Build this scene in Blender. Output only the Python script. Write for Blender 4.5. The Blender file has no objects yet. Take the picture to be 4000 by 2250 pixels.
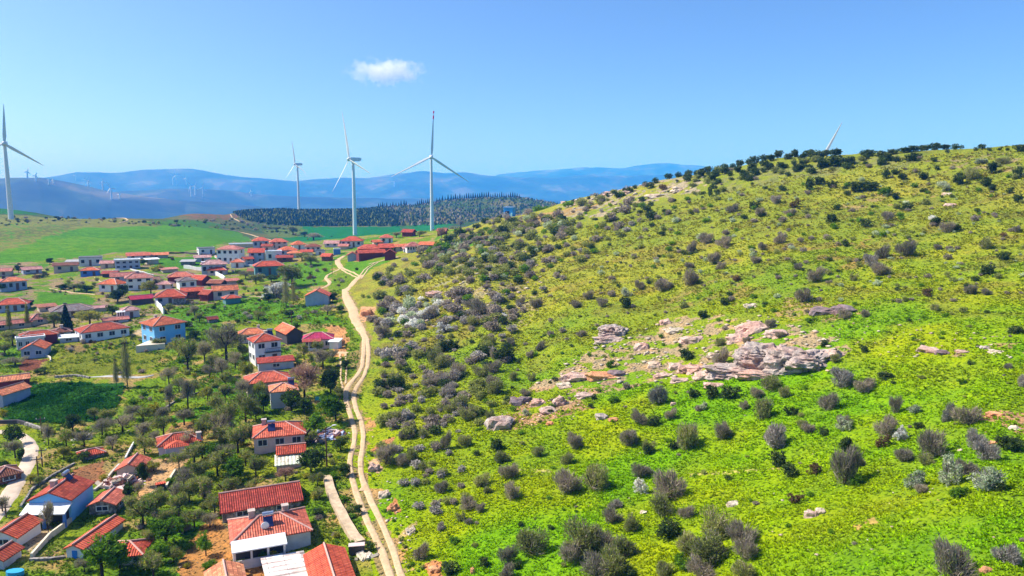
import bpy, math, random
import numpy as np
from mathutils import Vector, Matrix
R = math.radians
scene = bpy.context.scene
COL = scene.collection
# ---------------------------------------------------------------- camera, sky, sun, exposure
PITCH = 7.5
FPX = 2856.0                       # focal length for a 4000 px wide frame
cam_d = bpy.data.cameras.new('camera'); cam = bpy.data.objects.new('camera', cam_d); COL.objects.link(cam)
cam_d.sensor_width = 36.0; cam_d.lens = FPX / 4000.0 * 36.0
cam_d.clip_start = 0.5; cam_d.clip_end = 120000.0
cam.location = (0, 0, 0); cam.rotation_euler = (R(90 - PITCH), 0, 0)
scene.camera = cam
SUN_EL = 47.0
to_sun_h = Vector((-math.cos(R(10)), math.sin(R(10)), 0))
to_sun = Vector((to_sun_h.x * math.cos(R(SUN_EL)), to_sun_h.y * math.cos(R(SUN_EL)), math.sin(R(SUN_EL))))
w = bpy.data.worlds.new("World"); scene.world = w; w.use_nodes = True
nt = w.node_tree; bg = nt.nodes['Background']
sky = nt.nodes.new('ShaderNodeTexSky'); sky.sky_type = 'NISHITA'; sky.sun_disc = False
sky.sun_elevation = R(SUN_EL)
sky.sun_rotation = math.atan2(to_sun_h.x, to_sun_h.y)
sky.altitude = 600; sky.air_density = 0.62; sky.dust_density = 2.1; sky.ozone_density = 10.0
nt.links.new(sky.outputs[0], bg.inputs[0]); bg.inputs[1].default_value = .15
sl = bpy.data.lights.new('sun', 'SUN'); sl.energy = 4.8; sl.angle = R(0.5); sl.color = (1.0, 0.95, 0.86)
so = bpy.data.objects.new('sun', sl); COL.objects.link(so)
so.rotation_euler = to_sun.to_track_quat('Z', 'Y').to_euler()
scene.view_settings.view_transform = 'Standard'; scene.view_settings.look = 'None'
scene.view_settings.exposure = 0.7; scene.view_settings.gamma = 1.0
scene.render.engine = 'CYCLES'
scene.cycles.volume_bounces = 4; scene.cycles.max_bounces = 6; scene.cycles.transparent_max_bounces = 8
scene.cycles.volume_step_rate = 1.0
# ---------------------------------------------------------------- helpers
def tag(o, label=None, cat=None, group=None, kind=None):
    if label: o['label'] = label
    if cat: o['category'] = cat
    if group: o['group'] = group
    if kind: o['kind'] = kind
    return o
def link(name, me, mat=None, parent=None):
    o = bpy.data.objects.new(name, me); COL.objects.link(o)
    if mat is not None and me is not None and not me.materials: me.materials.append(mat)
    if parent is not None: o.parent = parent
    return o
def empty(name, loc, rz=0.0):
    o = bpy.data.objects.new(name, None); COL.objects.link(o); o.empty_display_size = 0.3
    o.location = loc; o.rotation_euler = (0, 0, rz); return o
def np_mesh(name, V, Fc, smooth=False, attrs=None):
    """V (n,3), Fc (m,k) single polygon size"""
    me = bpy.data.meshes.new(name)
    V = np.ascontiguousarray(V, dtype=np.float32); Fc = np.ascontiguousarray(Fc, dtype=np.int32)
    m, k = Fc.shape
    me.vertices.add(len(V)); me.vertices.foreach_set('co', V.ravel())
    me.loops.add(m * k); me.loops.foreach_set('vertex_index', Fc.ravel())
    me.polygons.add(m); me.polygons.foreach_set('loop_start', np.arange(0, m * k, k, dtype=np.int32))
    me.polygons.foreach_set('loop_total', np.full(m, k, dtype=np.int32))
    if smooth: me.polygons.foreach_set('use_smooth', np.ones(m, dtype=bool))
    for an, (dom, ty, data) in (attrs or {}).items():
        a = me.attributes.new(an, ty, dom)
        a.data.foreach_set('color' if 'COLOR' in ty else 'value', np.ascontiguousarray(data, dtype=np.float32).ravel())
    me.update(calc_edges=True); return me
def copy_tree(o, parent=None):
    c = o.copy(); COL.objects.link(c); c.parent = parent
    for ch in [x for x in KIDS.get(o.name, [])]:
        cc = copy_tree(ch, c); KIDS.setdefault(c.name, []).append(cc)
    return c
KIDS = {}
def kid(o):
    KIDS.setdefault(o.parent.name, []).append(o); return o
# numpy value noise
def _hash(ix, iy, s):
    h = (ix.astype(np.int64) * 374761393 + iy.astype(np.int64) * 668265263 + s * 1442695041) & 0x7fffffff
    h = ((h ^ (h >> 13)) * 1274126177) & 0x7fffffff
    h = h ^ (h >> 16)
    return (h & 0xffff) / 65535.0
def vnoise(x, y, s=0):
    x = np.asarray(x, float); y = np.asarray(y, float)
    ix = np.floor(x); iy = np.floor(y); fx = x - ix; fy = y - iy
    fx = fx * fx * (3 - 2 * fx); fy = fy * fy * (3 - 2 * fy)
    a = _hash(ix, iy, s); b = _hash(ix + 1, iy, s); c = _hash(ix, iy + 1, s); d = _hash(ix + 1, iy + 1, s)
    return (a * (1 - fx) + b * fx) * (1 - fy) + (c * (1 - fx) + d * fx) * fy
def fbm(x, y, s=0, n=4):
    t = 0; a = .5; k = 1
    for i in range(n):
        t = t + a * vnoise(np.asarray(x) * k + 17.3 * i, np.asarray(y) * k - 9.1 * i, s + i); a *= .5; k *= 2.03
    return t / (1 - .5 ** n)
# ---------------------------------------------------------------- pixel -> world
CP, SP = math.cos(R(PITCH)), math.sin(R(PITCH))
def raydir(px, py):
    xc = (px - 2000) / FPX; yc = (1125 - py) / FPX
    X = xc; Y = CP + yc * SP; Z = -SP + yc * CP
    h = math.hypot(X, Y)
    return X / h, Y / h, Z / h           # per metre of horizontal range
def az_of(px, py=1000):
    X, Y, Z = raydir(px, py); return math.degrees(math.atan2(X, Y))
def tane(py, px): return raydir(px, py)[2]
# ground profile, one list per bearing: (pixel row, z) | ('r', row, range) | ('h', range, z)
PROF = {
 0:   [(2250,-40),(1600,-40),(1300,-39),(1100,-36),(1030,-33.5),(980,-31),(900,-27),(870,-25),(840,-23),('r',800,955),('h',1300,-45),('h',1700,-100),('h',2700,-190)],
 500: [(2250,-40),(1600,-39.5),(1300,-38),(1100,-35),(1030,-33),(1000,-31.5),(940,-29),(890,-27),(855,-25.5),('r',844,760),('h',1000,-45),('h',1600,-110),('h',2700,-190)],
 750: [(2250,-40),(1600,-39),(1300,-37.5),(1100,-35),(1000,-33),(950,-31.5),(900,-30),(880,-29),(860,-29),('r',835,925),('r',822,1010),('h',1300,-50),('h',1700,-110),('h',2700,-190)],
 1000:[(2250,-39.5),(1800,-39),(1400,-37.5),(1200,-36),(1100,-35),(1000,-32),(950,-30),('r',935,450),('h',520,-37),('h',700,-44),('h',763,-44),(890,-42),(870,-38),(840,-33),('r',814,1230),('h',1500,-60),('h',1800,-110),('h',2700,-190)],
 1300:[(2250,-38.5),(1800,-38),(1400,-36.5),(1200,-35),(1100,-33.5),(1000,-31),(950,-29.5),('r',930,461),('h',520,-35),('h',700,-46),('h',790,-45),(890,-42),(870,-39.5),(840,-33.5),('r',812,1257),('h',1500,-60),('h',1800,-110),('h',2700,-190)],
 1550:[(2250,-37.5),(1800,-37.5),(1400,-36),(1200,-32.5),(1100,-29),(1000,-27.5),(950,-26.5),('r',903,462),('h',520,-32),('h',700,-44),('h',880,-43),(860,-38),(830,-32),('r',800,1375),('h',1600,-55),('h',1900,-110),('h',2700,-190)],
 1720:[(2250,-36.8),(1800,-36.8),(1400,-34.8),(1200,-31),(1100,-26.5),(1000,-25),(920,-23),('r',888,440),('h',520,-32),('h',700,-43),('h',900,-43),(850,-38),(820,-31),('r',774,1490),('h',1700,-45),('h',2000,-110),('h',2700,-190)],
 1900:[(2250,-35.2),(1800,-35.6),(1400,-33),(1200,-29),(1100,-24),(1000,-21),(900,-16.5),('r',848,375),('h',480,-26),('h',700,-43),('h',950,-44),(810,-27),('r',757,1450),('h',1700,-45),('h',2000,-110),('h',2700,-190)],
 2060:[(2250,-34.6),(1800,-34.8),('r',1400,142),('r',1200,178),('r',1100,205),('r',1000,243),('r',900,300),('r',836,360),('h',480,-22),('h',700,-43),('h',950,-44),('h',1250,-24),('r',765,1450),('h',1700,-45),('h',2000,-110),('h',2700,-190)],
 2200:[('r',2250,61),('r',1800,90),('r',1500,119),('r',1400,133),('r',1300,148),('r',1200,166),('r',1100,190),('r',1000,220),('r',900,262),('r',850,292),('r',800,325),('r',782,345),('h',430,-10),('h',600,-38),('h',800,-48),('h',1100,-42),('r',792,1400),('h',1700,-60),('h',2000,-110),('h',2700,-190)],
 2600:[('r',2250,58),('r',1800,86),('r',1500,112),('r',1400,124),('r',1300,138),('r',1200,153),('r',1100,172),('r',1000,195),('r',900,225),('r',800,262),('r',740,288),('r',690,311),('h',400,1),('h',550,-25),('h',750,-48),('h',1200,-60),('h',2700,-190)],
 3000:[('r',2250,54),('r',1800,80),('r',1500,103),('r',1400,113),('r',1300,124),('r',1200,137),('r',1100,153),('r',1000,172),('r',900,196),('r',800,228),('r',700,262),('r',642,280),('r',606,291),('h',360,8),('h',450,-5),('h',600,-30),('h',800,-52),('h',1200,-70),('h',2700,-190)],
 3500:[('r',2250,50),('r',1800,75),('r',1500,97),('r',1400,106),('r',1300,116),('r',1200,129),('r',1100,144),('r',1000,162),('r',900,185),('r',800,212),('r',700,238),('r',634,255),('r',576,271),('h',330,11),('h',420,-5),('h',600,-30),('h',800,-52),('h',1200,-70),('h',2700,-190)],
 4000:[('r',2250,46),('r',1800,70),('r',1500,92),('r',1400,101),('r',1300,111),('r',1200,123),('r',1100,138),('r',1000,155),('r',900,176),('r',800,200),('r',700,224),('r',634,238),('r',556,256),('h',310,13),('h',400,0),('h',600,-30),('h',800,-52),('h',1200,-70),('h',2700,-190)],
}
LR0, LR1, NR = math.log(10.0), math.log(2800.0), 560
lrg = np.linspace(LR0, LR1, NR); TH0, TH1, NT = -50.0, 50.0, 401
cols_th, cols_z = [], []
for px in sorted(PROF):
    rr, zz = [], []
    for p in PROF[px]:
        if p[0] == 'r': r_ = p[2]; z_ = r_ * tane(p[1], px)
        elif p[0] == 'h': r_, z_ = p[1], p[2]
        else: z_ = p[1]; r_ = z_ / tane(p[0], px)
        if rr and r_ <= rr[-1] + 2: continue
        rr.append(r_); zz.append(z_)
    cols_th.append(az_of(px, 900)); cols_z.append(np.interp(np.exp(lrg), rr, zz))
thg = np.linspace(TH0, TH1, NT); cz = np.array(cols_z)
TAB = np.empty((NT, NR))
for j in range(NR): TAB[:, j] = np.interp(thg, cols_th, cz[:, j])
def gblur(a, s, ax):
    k = np.arange(-int(3 * s) - 1, int(3 * s) + 2); g = np.exp(-k * k / (2 * s * s)); g /= g.sum()
    pad = [(0, 0), (0, 0)]; pad[ax] = (len(g) // 2, len(g) // 2)
    ap = np.pad(a, pad, mode='edge')
    return np.apply_along_axis(lambda v: np.convolve(v, g, mode='valid'), ax, ap)
TAB = gblur(gblur(TAB, 3.5, 0), 3.0, 1)
def H(x, y):
    x = np.asarray(x, float); y = np.asarray(y, float)
    r = np.maximum(np.hypot(x, y), 10.001); th = np.degrees(np.arctan2(x, y))
    tc = np.clip(th, TH0, TH1 - 1e-6)
    u = (tc - TH0) / (TH1 - TH0) * (NT - 1); v = np.clip((np.log(r) - LR0) / (LR1 - LR0) * (NR - 1), 0, NR - 1.001)
    i = np.clip(u.astype(int), 0, NT - 2); j = np.clip(v.astype(int), 0, NR - 2); fu = u - i; fv = v - j
    z = (TAB[i, j] * (1 - fu) + TAB[i + 1, j] * fu) * (1 - fv) + (TAB[i, j + 1] * (1 - fu) + TAB[i + 1, j + 1] * fu) * fv
    back = np.clip((np.abs(th) - 50) / 130, 0, 1)
    z = z * (1 - back) + (-38) * back
    z = z + (fbm(x / 26, y / 26, 3, 3) - .5) * 1.6 + (fbm(x / 5, y / 5, 8, 3) - .5) * 0.5
    z = z + (fbm(x / 120, y / 120, 5, 3) - .5) * 7 * np.clip((r - 480) / 500, 0, 1)
    return z
RS = np.exp(np.linspace(math.log(30), math.log(2600), 1500))
def hit(px, py, dz=0.0, rmin=30.0):
    """first ground point (raised by dz) seen through a pixel"""
    X, Y, Z = raydir(px, py)
    zt = H(X * RS, Y * RS) + dz; d = Z * RS - zt
    ok = np.where((d[1:] <= 0) & (d[:-1] > 0) & (RS[1:] > rmin))[0]
    if len(ok) == 0:
        k = int(np.argmin(np.where(RS > rmin, np.abs(d), 1e9) / RS)); r = RS[k]
    else:
        k = ok[0]; t = d[k] / (d[k] - d[k + 1]); r = RS[k] + t * (RS[k + 1] - RS[k])
    x, y = X * r, Y * r
    return Vector((x, y, float(H(x, y))))
def mpp(p):                                   # metres per photo pixel at a point
    return (p.y * CP - p.z * SP) / FPX
def proj(p):
    yc = p[1] * SP + p[2] * CP; zc = p[1] * CP - p[2] * SP
    return 2000 + FPX * p[0] / zc, 1125 - FPX * yc / zc
# ---------------------------------------------------------------- materials
MATS = {}
def newmat(name):
    m = bpy.data.materials.new(name); m.use_nodes = True; MATS[name] = m
    nt = m.node_tree; b = nt.nodes['Principled BSDF']; b.inputs['Roughness'].default_value = 0.85
    b.inputs['Specular IOR Level'].default_value = 0.25
    return m, nt, b
def N(nt, t, **kw):
    n = nt.nodes.new(t)
    for k, v in kw.items():
        if k in n.inputs: n.inputs[k].default_value = v
        else: setattr(n, k, v)
    return n
def ramp(nt, stops, interp='LINEAR'):
    n = nt.nodes.new('ShaderNodeValToRGB'); cr = n.color_ramp; cr.interpolation = interp
    while len(cr.elements) > 1: cr.elements.remove(cr.elements[0])
    cr.elements[0].position = stops[0][0]; cr.elements[0].color = (*stops[0][1], 1)
    for p, c in stops[1:]:
        e = cr.elements.new(p); e.color = (*c, 1)
    return n
def mul(nt, a, b, fac=1.0, mode='MULTIPLY'):
    n = nt.nodes.new('ShaderNodeMix'); n.data_type = 'RGBA'; n.blend_type = mode
    n.inputs[0].default_value = fac
    for s, v in ((6, a), (7, b)):
        if hasattr(v, 'is_output'): nt.links.new(v, n.inputs[s])
        else: n.inputs[s].default_value = (*v, 1)
    return n.outputs[2]
def bump(nt, b, src, strength, dist):
    n = N(nt, 'ShaderNodeBump'); n.inputs['Strength'].default_value = strength; n.inputs['Distance'].default_value = dist
    nt.links.new(src, n.inputs['Height']); nt.links.new(n.outputs[0], b.inputs['Normal'])
def mat_ground():
    m, nt, b = newmat('ground_cover'); L = nt.links.new
    at = N(nt, 'ShaderNodeAttribute'); at.attribute_name = 'tint'
    g = N(nt, 'ShaderNodeNewGeometry')
    n1 = N(nt, 'ShaderNodeTexNoise', Scale=2.6, Detail=5.0, Roughness=0.7); L(g.outputs['Position'], n1.inputs['Vector'])
    r1 = ramp(nt, [(0.39, (0.08, 0.14, 0.10)), (0.455, (0.85, 0.88, 0.85)), (0.5, (1.05, 1.05, 1.0)), (0.62, (1.25, 1.2, 1.0)), (0.75, (1.5, 1.35, 1.2))]); L(n1.outputs[0], r1.inputs[0])  # lowest stop paints the dark shade between tufts into the colour
    n2 = N(nt, 'ShaderNodeTexNoise', Scale=0.35, Detail=6.0, Roughness=0.65); L(g.outputs['Position'], n2.inputs['Vector'])
    r2 = ramp(nt, [(0.3, (0.7, 0.78, 0.8)), (0.5, (1, 1, 1)), (0.7, (1.3, 1.12, 0.9))]); L(n2.outputs[0], r2.inputs[0])
    c = mul(nt, mul(nt, at.outputs[0], r1.outputs[0]), r2.outputs[0])
    L(c, b.inputs['Base Color']); bump(nt, b, n1.outputs[0], 0.9, 0.35); b.inputs['Roughness'].default_value = 0.95
    b.inputs['Specular IOR Level'].default_value = 0.05
    return m
def mat_dirt(name, c1, c2, sc=1.5):
    m, nt, b = newmat(name); L = nt.links.new
    g = N(nt, 'ShaderNodeNewGeometry'); n1 = N(nt, 'ShaderNodeTexNoise', Scale=sc, Detail=6.0, Roughness=0.7); L(g.outputs['Position'], n1.inputs['Vector'])
    r = ramp(nt, [(0.3, c1), (0.7, c2)]); L(n1.outputs[0], r.inputs[0]); L(r.outputs[0], b.inputs['Base Color'])
    bump(nt, b, n1.outputs[0], 0.6, 0.12); b.inputs['Roughness'].default_value = 0.95; return m
def mat_plaster(name, c, dirt=0.25):
    m, nt, b = newmat(name); L = nt.links.new
    tc = N(nt, 'ShaderNodeTexCoord'); n1 = N(nt, 'ShaderNodeTexNoise', Scale=0.9, Detail=6.0, Roughness=0.7); L(tc.outputs['Object'], n1.inputs['Vector'])
    r = ramp(nt, [(0.3, tuple(x * (1 - dirt) for x in c)), (0.6, c)]); L(n1.outputs[0], r.inputs[0]); L(r.outputs[0], b.inputs['Base Color']); return m
def mat_stone(name, c, sc=2.2):
    m, nt, b = newmat(name); L = nt.links.new
    tc = N(nt, 'ShaderNodeTexCoord'); v = N(nt, 'ShaderNodeTexVoronoi', Scale=sc); L(tc.outputs['Object'], v.inputs['Vector'])
    n1 = N(nt, 'ShaderNodeTexNoise', Scale=4.0, Detail=5.0); L(tc.outputs['Object'], n1.inputs['Vector'])
    r = ramp(nt, [(0.0, tuple(x * 1.25 for x in c)), (0.35, c), (0.6, tuple(x * .45 for x in c))]); L(v.outputs['Distance'], r.inputs[0])
    r2 = ramp(nt, [(0.3, (.6, .6, .6)), (0.7, (1.25, 1.2, 1.15))]); L(n1.outputs[0], r2.inputs[0])
    L(mul(nt, r.outputs[0], r2.outputs[0]), b.inputs['Base Color']); bump(nt, b, v.outputs['Distance'], 0.7, 0.08); return m
def mat_roof(name, c, period=0.42, vary=0.35, stripes=0.45):
    m, nt, b = newmat(name); L = nt.links.new
    uv = N(nt, 'ShaderNodeUVMap'); uv.uv_map = 'UVMap'
    wv = N(nt, 'ShaderNodeTexWave', Scale=1.0 / period / 3.1416 * 1.57, Distortion=0.4); wv.wave_type = 'BANDS'; wv.bands_direction = 'X'
    L(uv.outputs[0], wv.inputs['Vector'])
    bk = N(nt, 'ShaderNodeTexBrick', Scale=1.0); bk.offset = 0.5
    bk.inputs['Brick Width'].default_value = period; bk.inputs['Row Height'].default_value = period * 1.1; bk.inputs['Mortar Size'].default_value = 0.03
    bk.inputs['Color1'].default_value = (1 + vary, 1 + vary * .9, 1 + vary * .8, 1); bk.inputs['Color2'].default_value = (1 - vary, 1 - vary, 1 - vary, 1); bk.inputs['Mortar'].default_value = (.45, .4, .4, 1)
    L(uv.outputs[0], bk.inputs['Vector'])
    tc = N(nt, 'ShaderNodeTexCoord')
    nz = N(nt, 'ShaderNodeTexNoise', Scale=0.7, Detail=6.0, Roughness=0.75); L(tc.outputs['Object'], nz.inputs['Vector'])
    r = ramp(nt, [(0.28, tuple(x * .45 for x in c)), (0.45, c), (0.62, (min(1, c[0] * 1.25), c[1] * 1.6, c[2] * 1.6)), (0.75, (c[0] * 1.1, c[1] * 2.6 + .02, c[2] * 3.0 + .02))]); L(nz.outputs[0], r.inputs[0])
    cc = mul(nt, r.outputs[0], bk.outputs[0], 0.8)
    rs = ramp(nt, [(0.0, (1 - stripes,) * 3), (0.55, (1.1,) * 3)]); L(wv.outputs[0], rs.inputs[0])
    oi = N(nt, 'ShaderNodeObjectInfo'); ro = ramp(nt, [(0, (.62, .66, .7)), (.35, (.95, .9, .9)), (.7, (1.1, 1.15, 1.15)), (1, (1.15, 1.9, 2.3) if c[1] < .3 else (1, 1, 1))]); L(oi.outputs['Random'], ro.inputs[0])
    cc = mul(nt, mul(nt, cc, rs.outputs[0]), ro.outputs[0]); L(cc, b.inputs['Base Color']); bump(nt, b, wv.outputs[0], 0.8, 0.08); return m
def mat_leaf(name, c, c2=None, trans=0.25, rough=.9):
    m, nt, b = newmat(name); L = nt.links.new
    c2 = c2 or tuple(x * 1.7 for x in c)
    at = N(nt, 'ShaderNodeAttribute'); at.attribute_name = 'var'
    r = ramp(nt, [(0.0, tuple(x * .55 for x in c)), (0.5, c), (1.0, c2)]); L(at.outputs['Fac'], r.inputs[0])
    oi = N(nt, 'ShaderNodeObjectInfo'); rr = ramp(nt, [(0, (.7, .75, .75)), (1, (1.25, 1.2, 1.15))]); L(oi.outputs['Random'], rr.inputs[0])
    cc = mul(nt, r.outputs[0], rr.outputs[0])
    nt.nodes.remove(b); d = N(nt, 'ShaderNodeBsdfDiffuse'); t = N(nt, 'ShaderNodeBsdfTranslucent'); mx = N(nt, 'ShaderNodeMixShader'); mx.inputs[0].default_value = trans
    L(cc, d.inputs[0]); L(cc, t.inputs[0]); L(d.outputs[0], mx.inputs[1]); L(t.outputs[0], mx.inputs[2]); L(mx.outputs[0], nt.nodes['Material Output'].inputs[0]); return m
def mat_rock(name, c):
    m, nt, b = newmat(name); L = nt.links.new
    g = N(nt, 'ShaderNodeNewGeometry'); n1 = N(nt, 'ShaderNodeTexNoise', Scale=0.9, Detail=8.0, Roughness=0.72); L(g.outputs['Position'], n1.inputs['Vector'])
    r = ramp(nt, [(0.3, tuple(x * .3 for x in c)), (0.45, tuple(x * .85 for x in c)), (0.62, tuple(min(.8, x * 1.4) for x in c))]); L(n1.outputs[0], r.inputs[0])
    n2 = N(nt, 'ShaderNodeTexNoise', Scale=0.35, Detail=3.0); L(g.outputs['Position'], n2.inputs['Vector'])
    r2 = ramp(nt, [(0.45, (1, 1, 1)), (0.65, (1.1, .88, .82))]); L(n2.outputs[0], r2.inputs[0])
    L(mul(nt, r.outputs[0], r2.outputs[0]), b.inputs['Base Color']); bump(nt, b, n1.outputs[0], 1.0, 0.5); return m
def mat_flat(name, c, rough=.6, metal=0.0):
    m, nt, b = newmat(name); b.inputs['Base Color'].default_value = (*c, 1); b.inputs['Roughness'].default_value = rough; b.inputs['Metallic'].default_value = metal
    n1 = N(nt, 'ShaderNodeTexNoise', Scale=1.3, Detail=4.0); r = ramp(nt, [(0.35, tuple(x * .8 for x in c)), (0.65, c)])
    tc = N(nt, 'ShaderNodeTexCoord'); nt.links.new(tc.outputs['Object'], n1.inputs['Vector']); nt.links.new(n1.outputs[0], r.inputs[0]); nt.links.new(r.outputs[0], b.inputs['Base Color']); return m
def mat_far(name, c1, c2, c3, sc):
    m, nt, b = newmat(name); L = nt.links.new
    g = N(nt, 'ShaderNodeNewGeometry'); mp = N(nt, 'ShaderNodeMapping'); mp.inputs['Scale'].default_value = (sc, sc, sc); L(g.outputs['Position'], mp.inputs[0])
    n1 = N(nt, 'ShaderNodeTexNoise', Scale=1.0, Detail=7.0, Roughness=0.62); L(mp.outputs[0], n1.inputs['Vector'])
    v = N(nt, 'ShaderNodeTexVoronoi', Scale=2.5); L(mp.outputs[0], v.inputs['Vector'])
    r = ramp(nt, [(0.36, c1), (0.5, c2), (0.62, c3)]); L(n1.outputs[0], r.inputs[0])
    rv = ramp(nt, [(0.0, (.7, .75, .7)), (0.6, (1.1, 1.1, 1.1)), (0.8, (2.3, 2.0, 1.9))]); s = N(nt, 'ShaderNodeSeparateColor'); L(v.outputs['Color'], s.inputs[0]); L(s.outputs[0], rv.inputs[0])
    L(mul(nt, r.outputs[0], rv.outputs[0], 0.8), b.inputs['Base Color']); return m
M_GROUND = mat_ground()
M_DIRT = mat_dirt('dirt_track', (.40, .27, .15), (.62, .45, .28))
M_ROAD = mat_dirt('pale_road', (.44, .34, .26), (.64, .52, .41), .8)
M_GREYROAD = mat_dirt('grey_road', (.34, .34, .35), (.46, .46, .47), .5)
# ---------------------------------------------------------------- ground sheet
ths = np.concatenate([np.arange(-36.6, 36.6, .092), np.arange(36.6, 323.4, 3.0)])
rows = np.concatenate([[0.3], np.exp(np.linspace(math.log(4), math.log(42), 18))[:-1], np.exp(np.linspace(math.log(42), math.log(480), 620))[:-1], np.exp(np.linspace(math.log(480), math.log(2650), 190))])
TT, RR = np.meshgrid(np.radians(ths), rows); GX = (RR * np.sin(TT)).ravel(); GY = (RR * np.cos(TT)).ravel()
GZ = H(GX, GY); nT, nR = len(ths), len(rows)
# zones: outlines on the land, given by the photo pixels they were read from
def wpoly(pts): return np.array([hit(a, b)[:2] for a, b in pts])
def inpoly(x, y, P):
    c = np.zeros(len(x), bool); j = len(P) - 1
    for i in range(len(P)):
        xi, yi = P[i]; xj, yj = P[j]
        if yi != yj:
            c ^= ((yi > y) != (yj > y)) & (x < (xj - xi) * (y - yi) / (yj - yi) + xi)
        j = i
    return c
rng = np.random.default_rng(11)
Rg = np.hypot(GX, GY)
n_a = fbm(GX / 14, GY / 14, 21, 4); n_b = fbm(GX / 5, GY / 5, 22, 3); n_c = fbm(GX / 45, GY / 45, 23, 3); n_d = fbm(GX / 2.2, GY / 2.2, 25, 3)
def mixc(a, b, t):
    t = np.clip(t, 0, 1)[:, None]; return a * (1 - t) + b * t
A = lambda *c: np.array(c)
hill = mixc(A(.17, .36, .004), A(.30, .385, .004), (n_a - .35) * 3)
hill = mixc(hill, A(.35, .315, .05), np.clip((Rg - 105) / 120, 0, .8))
hill = mixc(hill, A(.27, .215, .05), np.clip((n_b - .52) * 4, 0, .75) * np.clip((Rg - 80) / 90, .15, 1))
hill = mixc(hill, A(.15, .25, .02), np.clip((n_c - .55) * 6, 0, .4))
vill = mixc(A(.085, .235, .008), A(.24, .29, .016), (n_a - .3) * 2.6)
vill = mixc(vill, A(.42, .28, .12), np.clip((n_b - .53) * 6, 0, .85))
farg = mixc(A(.05, .10, .02), A(.16, .15, .05), (fbm(GX / 60, GY / 60, 31, 4) - .35) * 3)
edge = wpoly([(1475, 2300), (1420, 2000), (1380, 1800), (1400, 1600), (1440, 1450), (1440, 1330), (1380, 1240), (1345, 1150), (1400, 1075), (1480, 1020), (1640, 975), (1760, 905)])
P_hill = np.concatenate([edge, [[60, 700], [900, 700], [900, -200], [-6, -200], [-10, 40]]])
inh = inpoly(GX + (n_b - .5) * 2, GY, P_hill) & (Rg < 520)
tint = np.where(inh[:, None], hill, vill); tint = mixc(tint, farg, (Rg - 470) / 60)
rough_z = np.zeros(len(GX))
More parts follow.
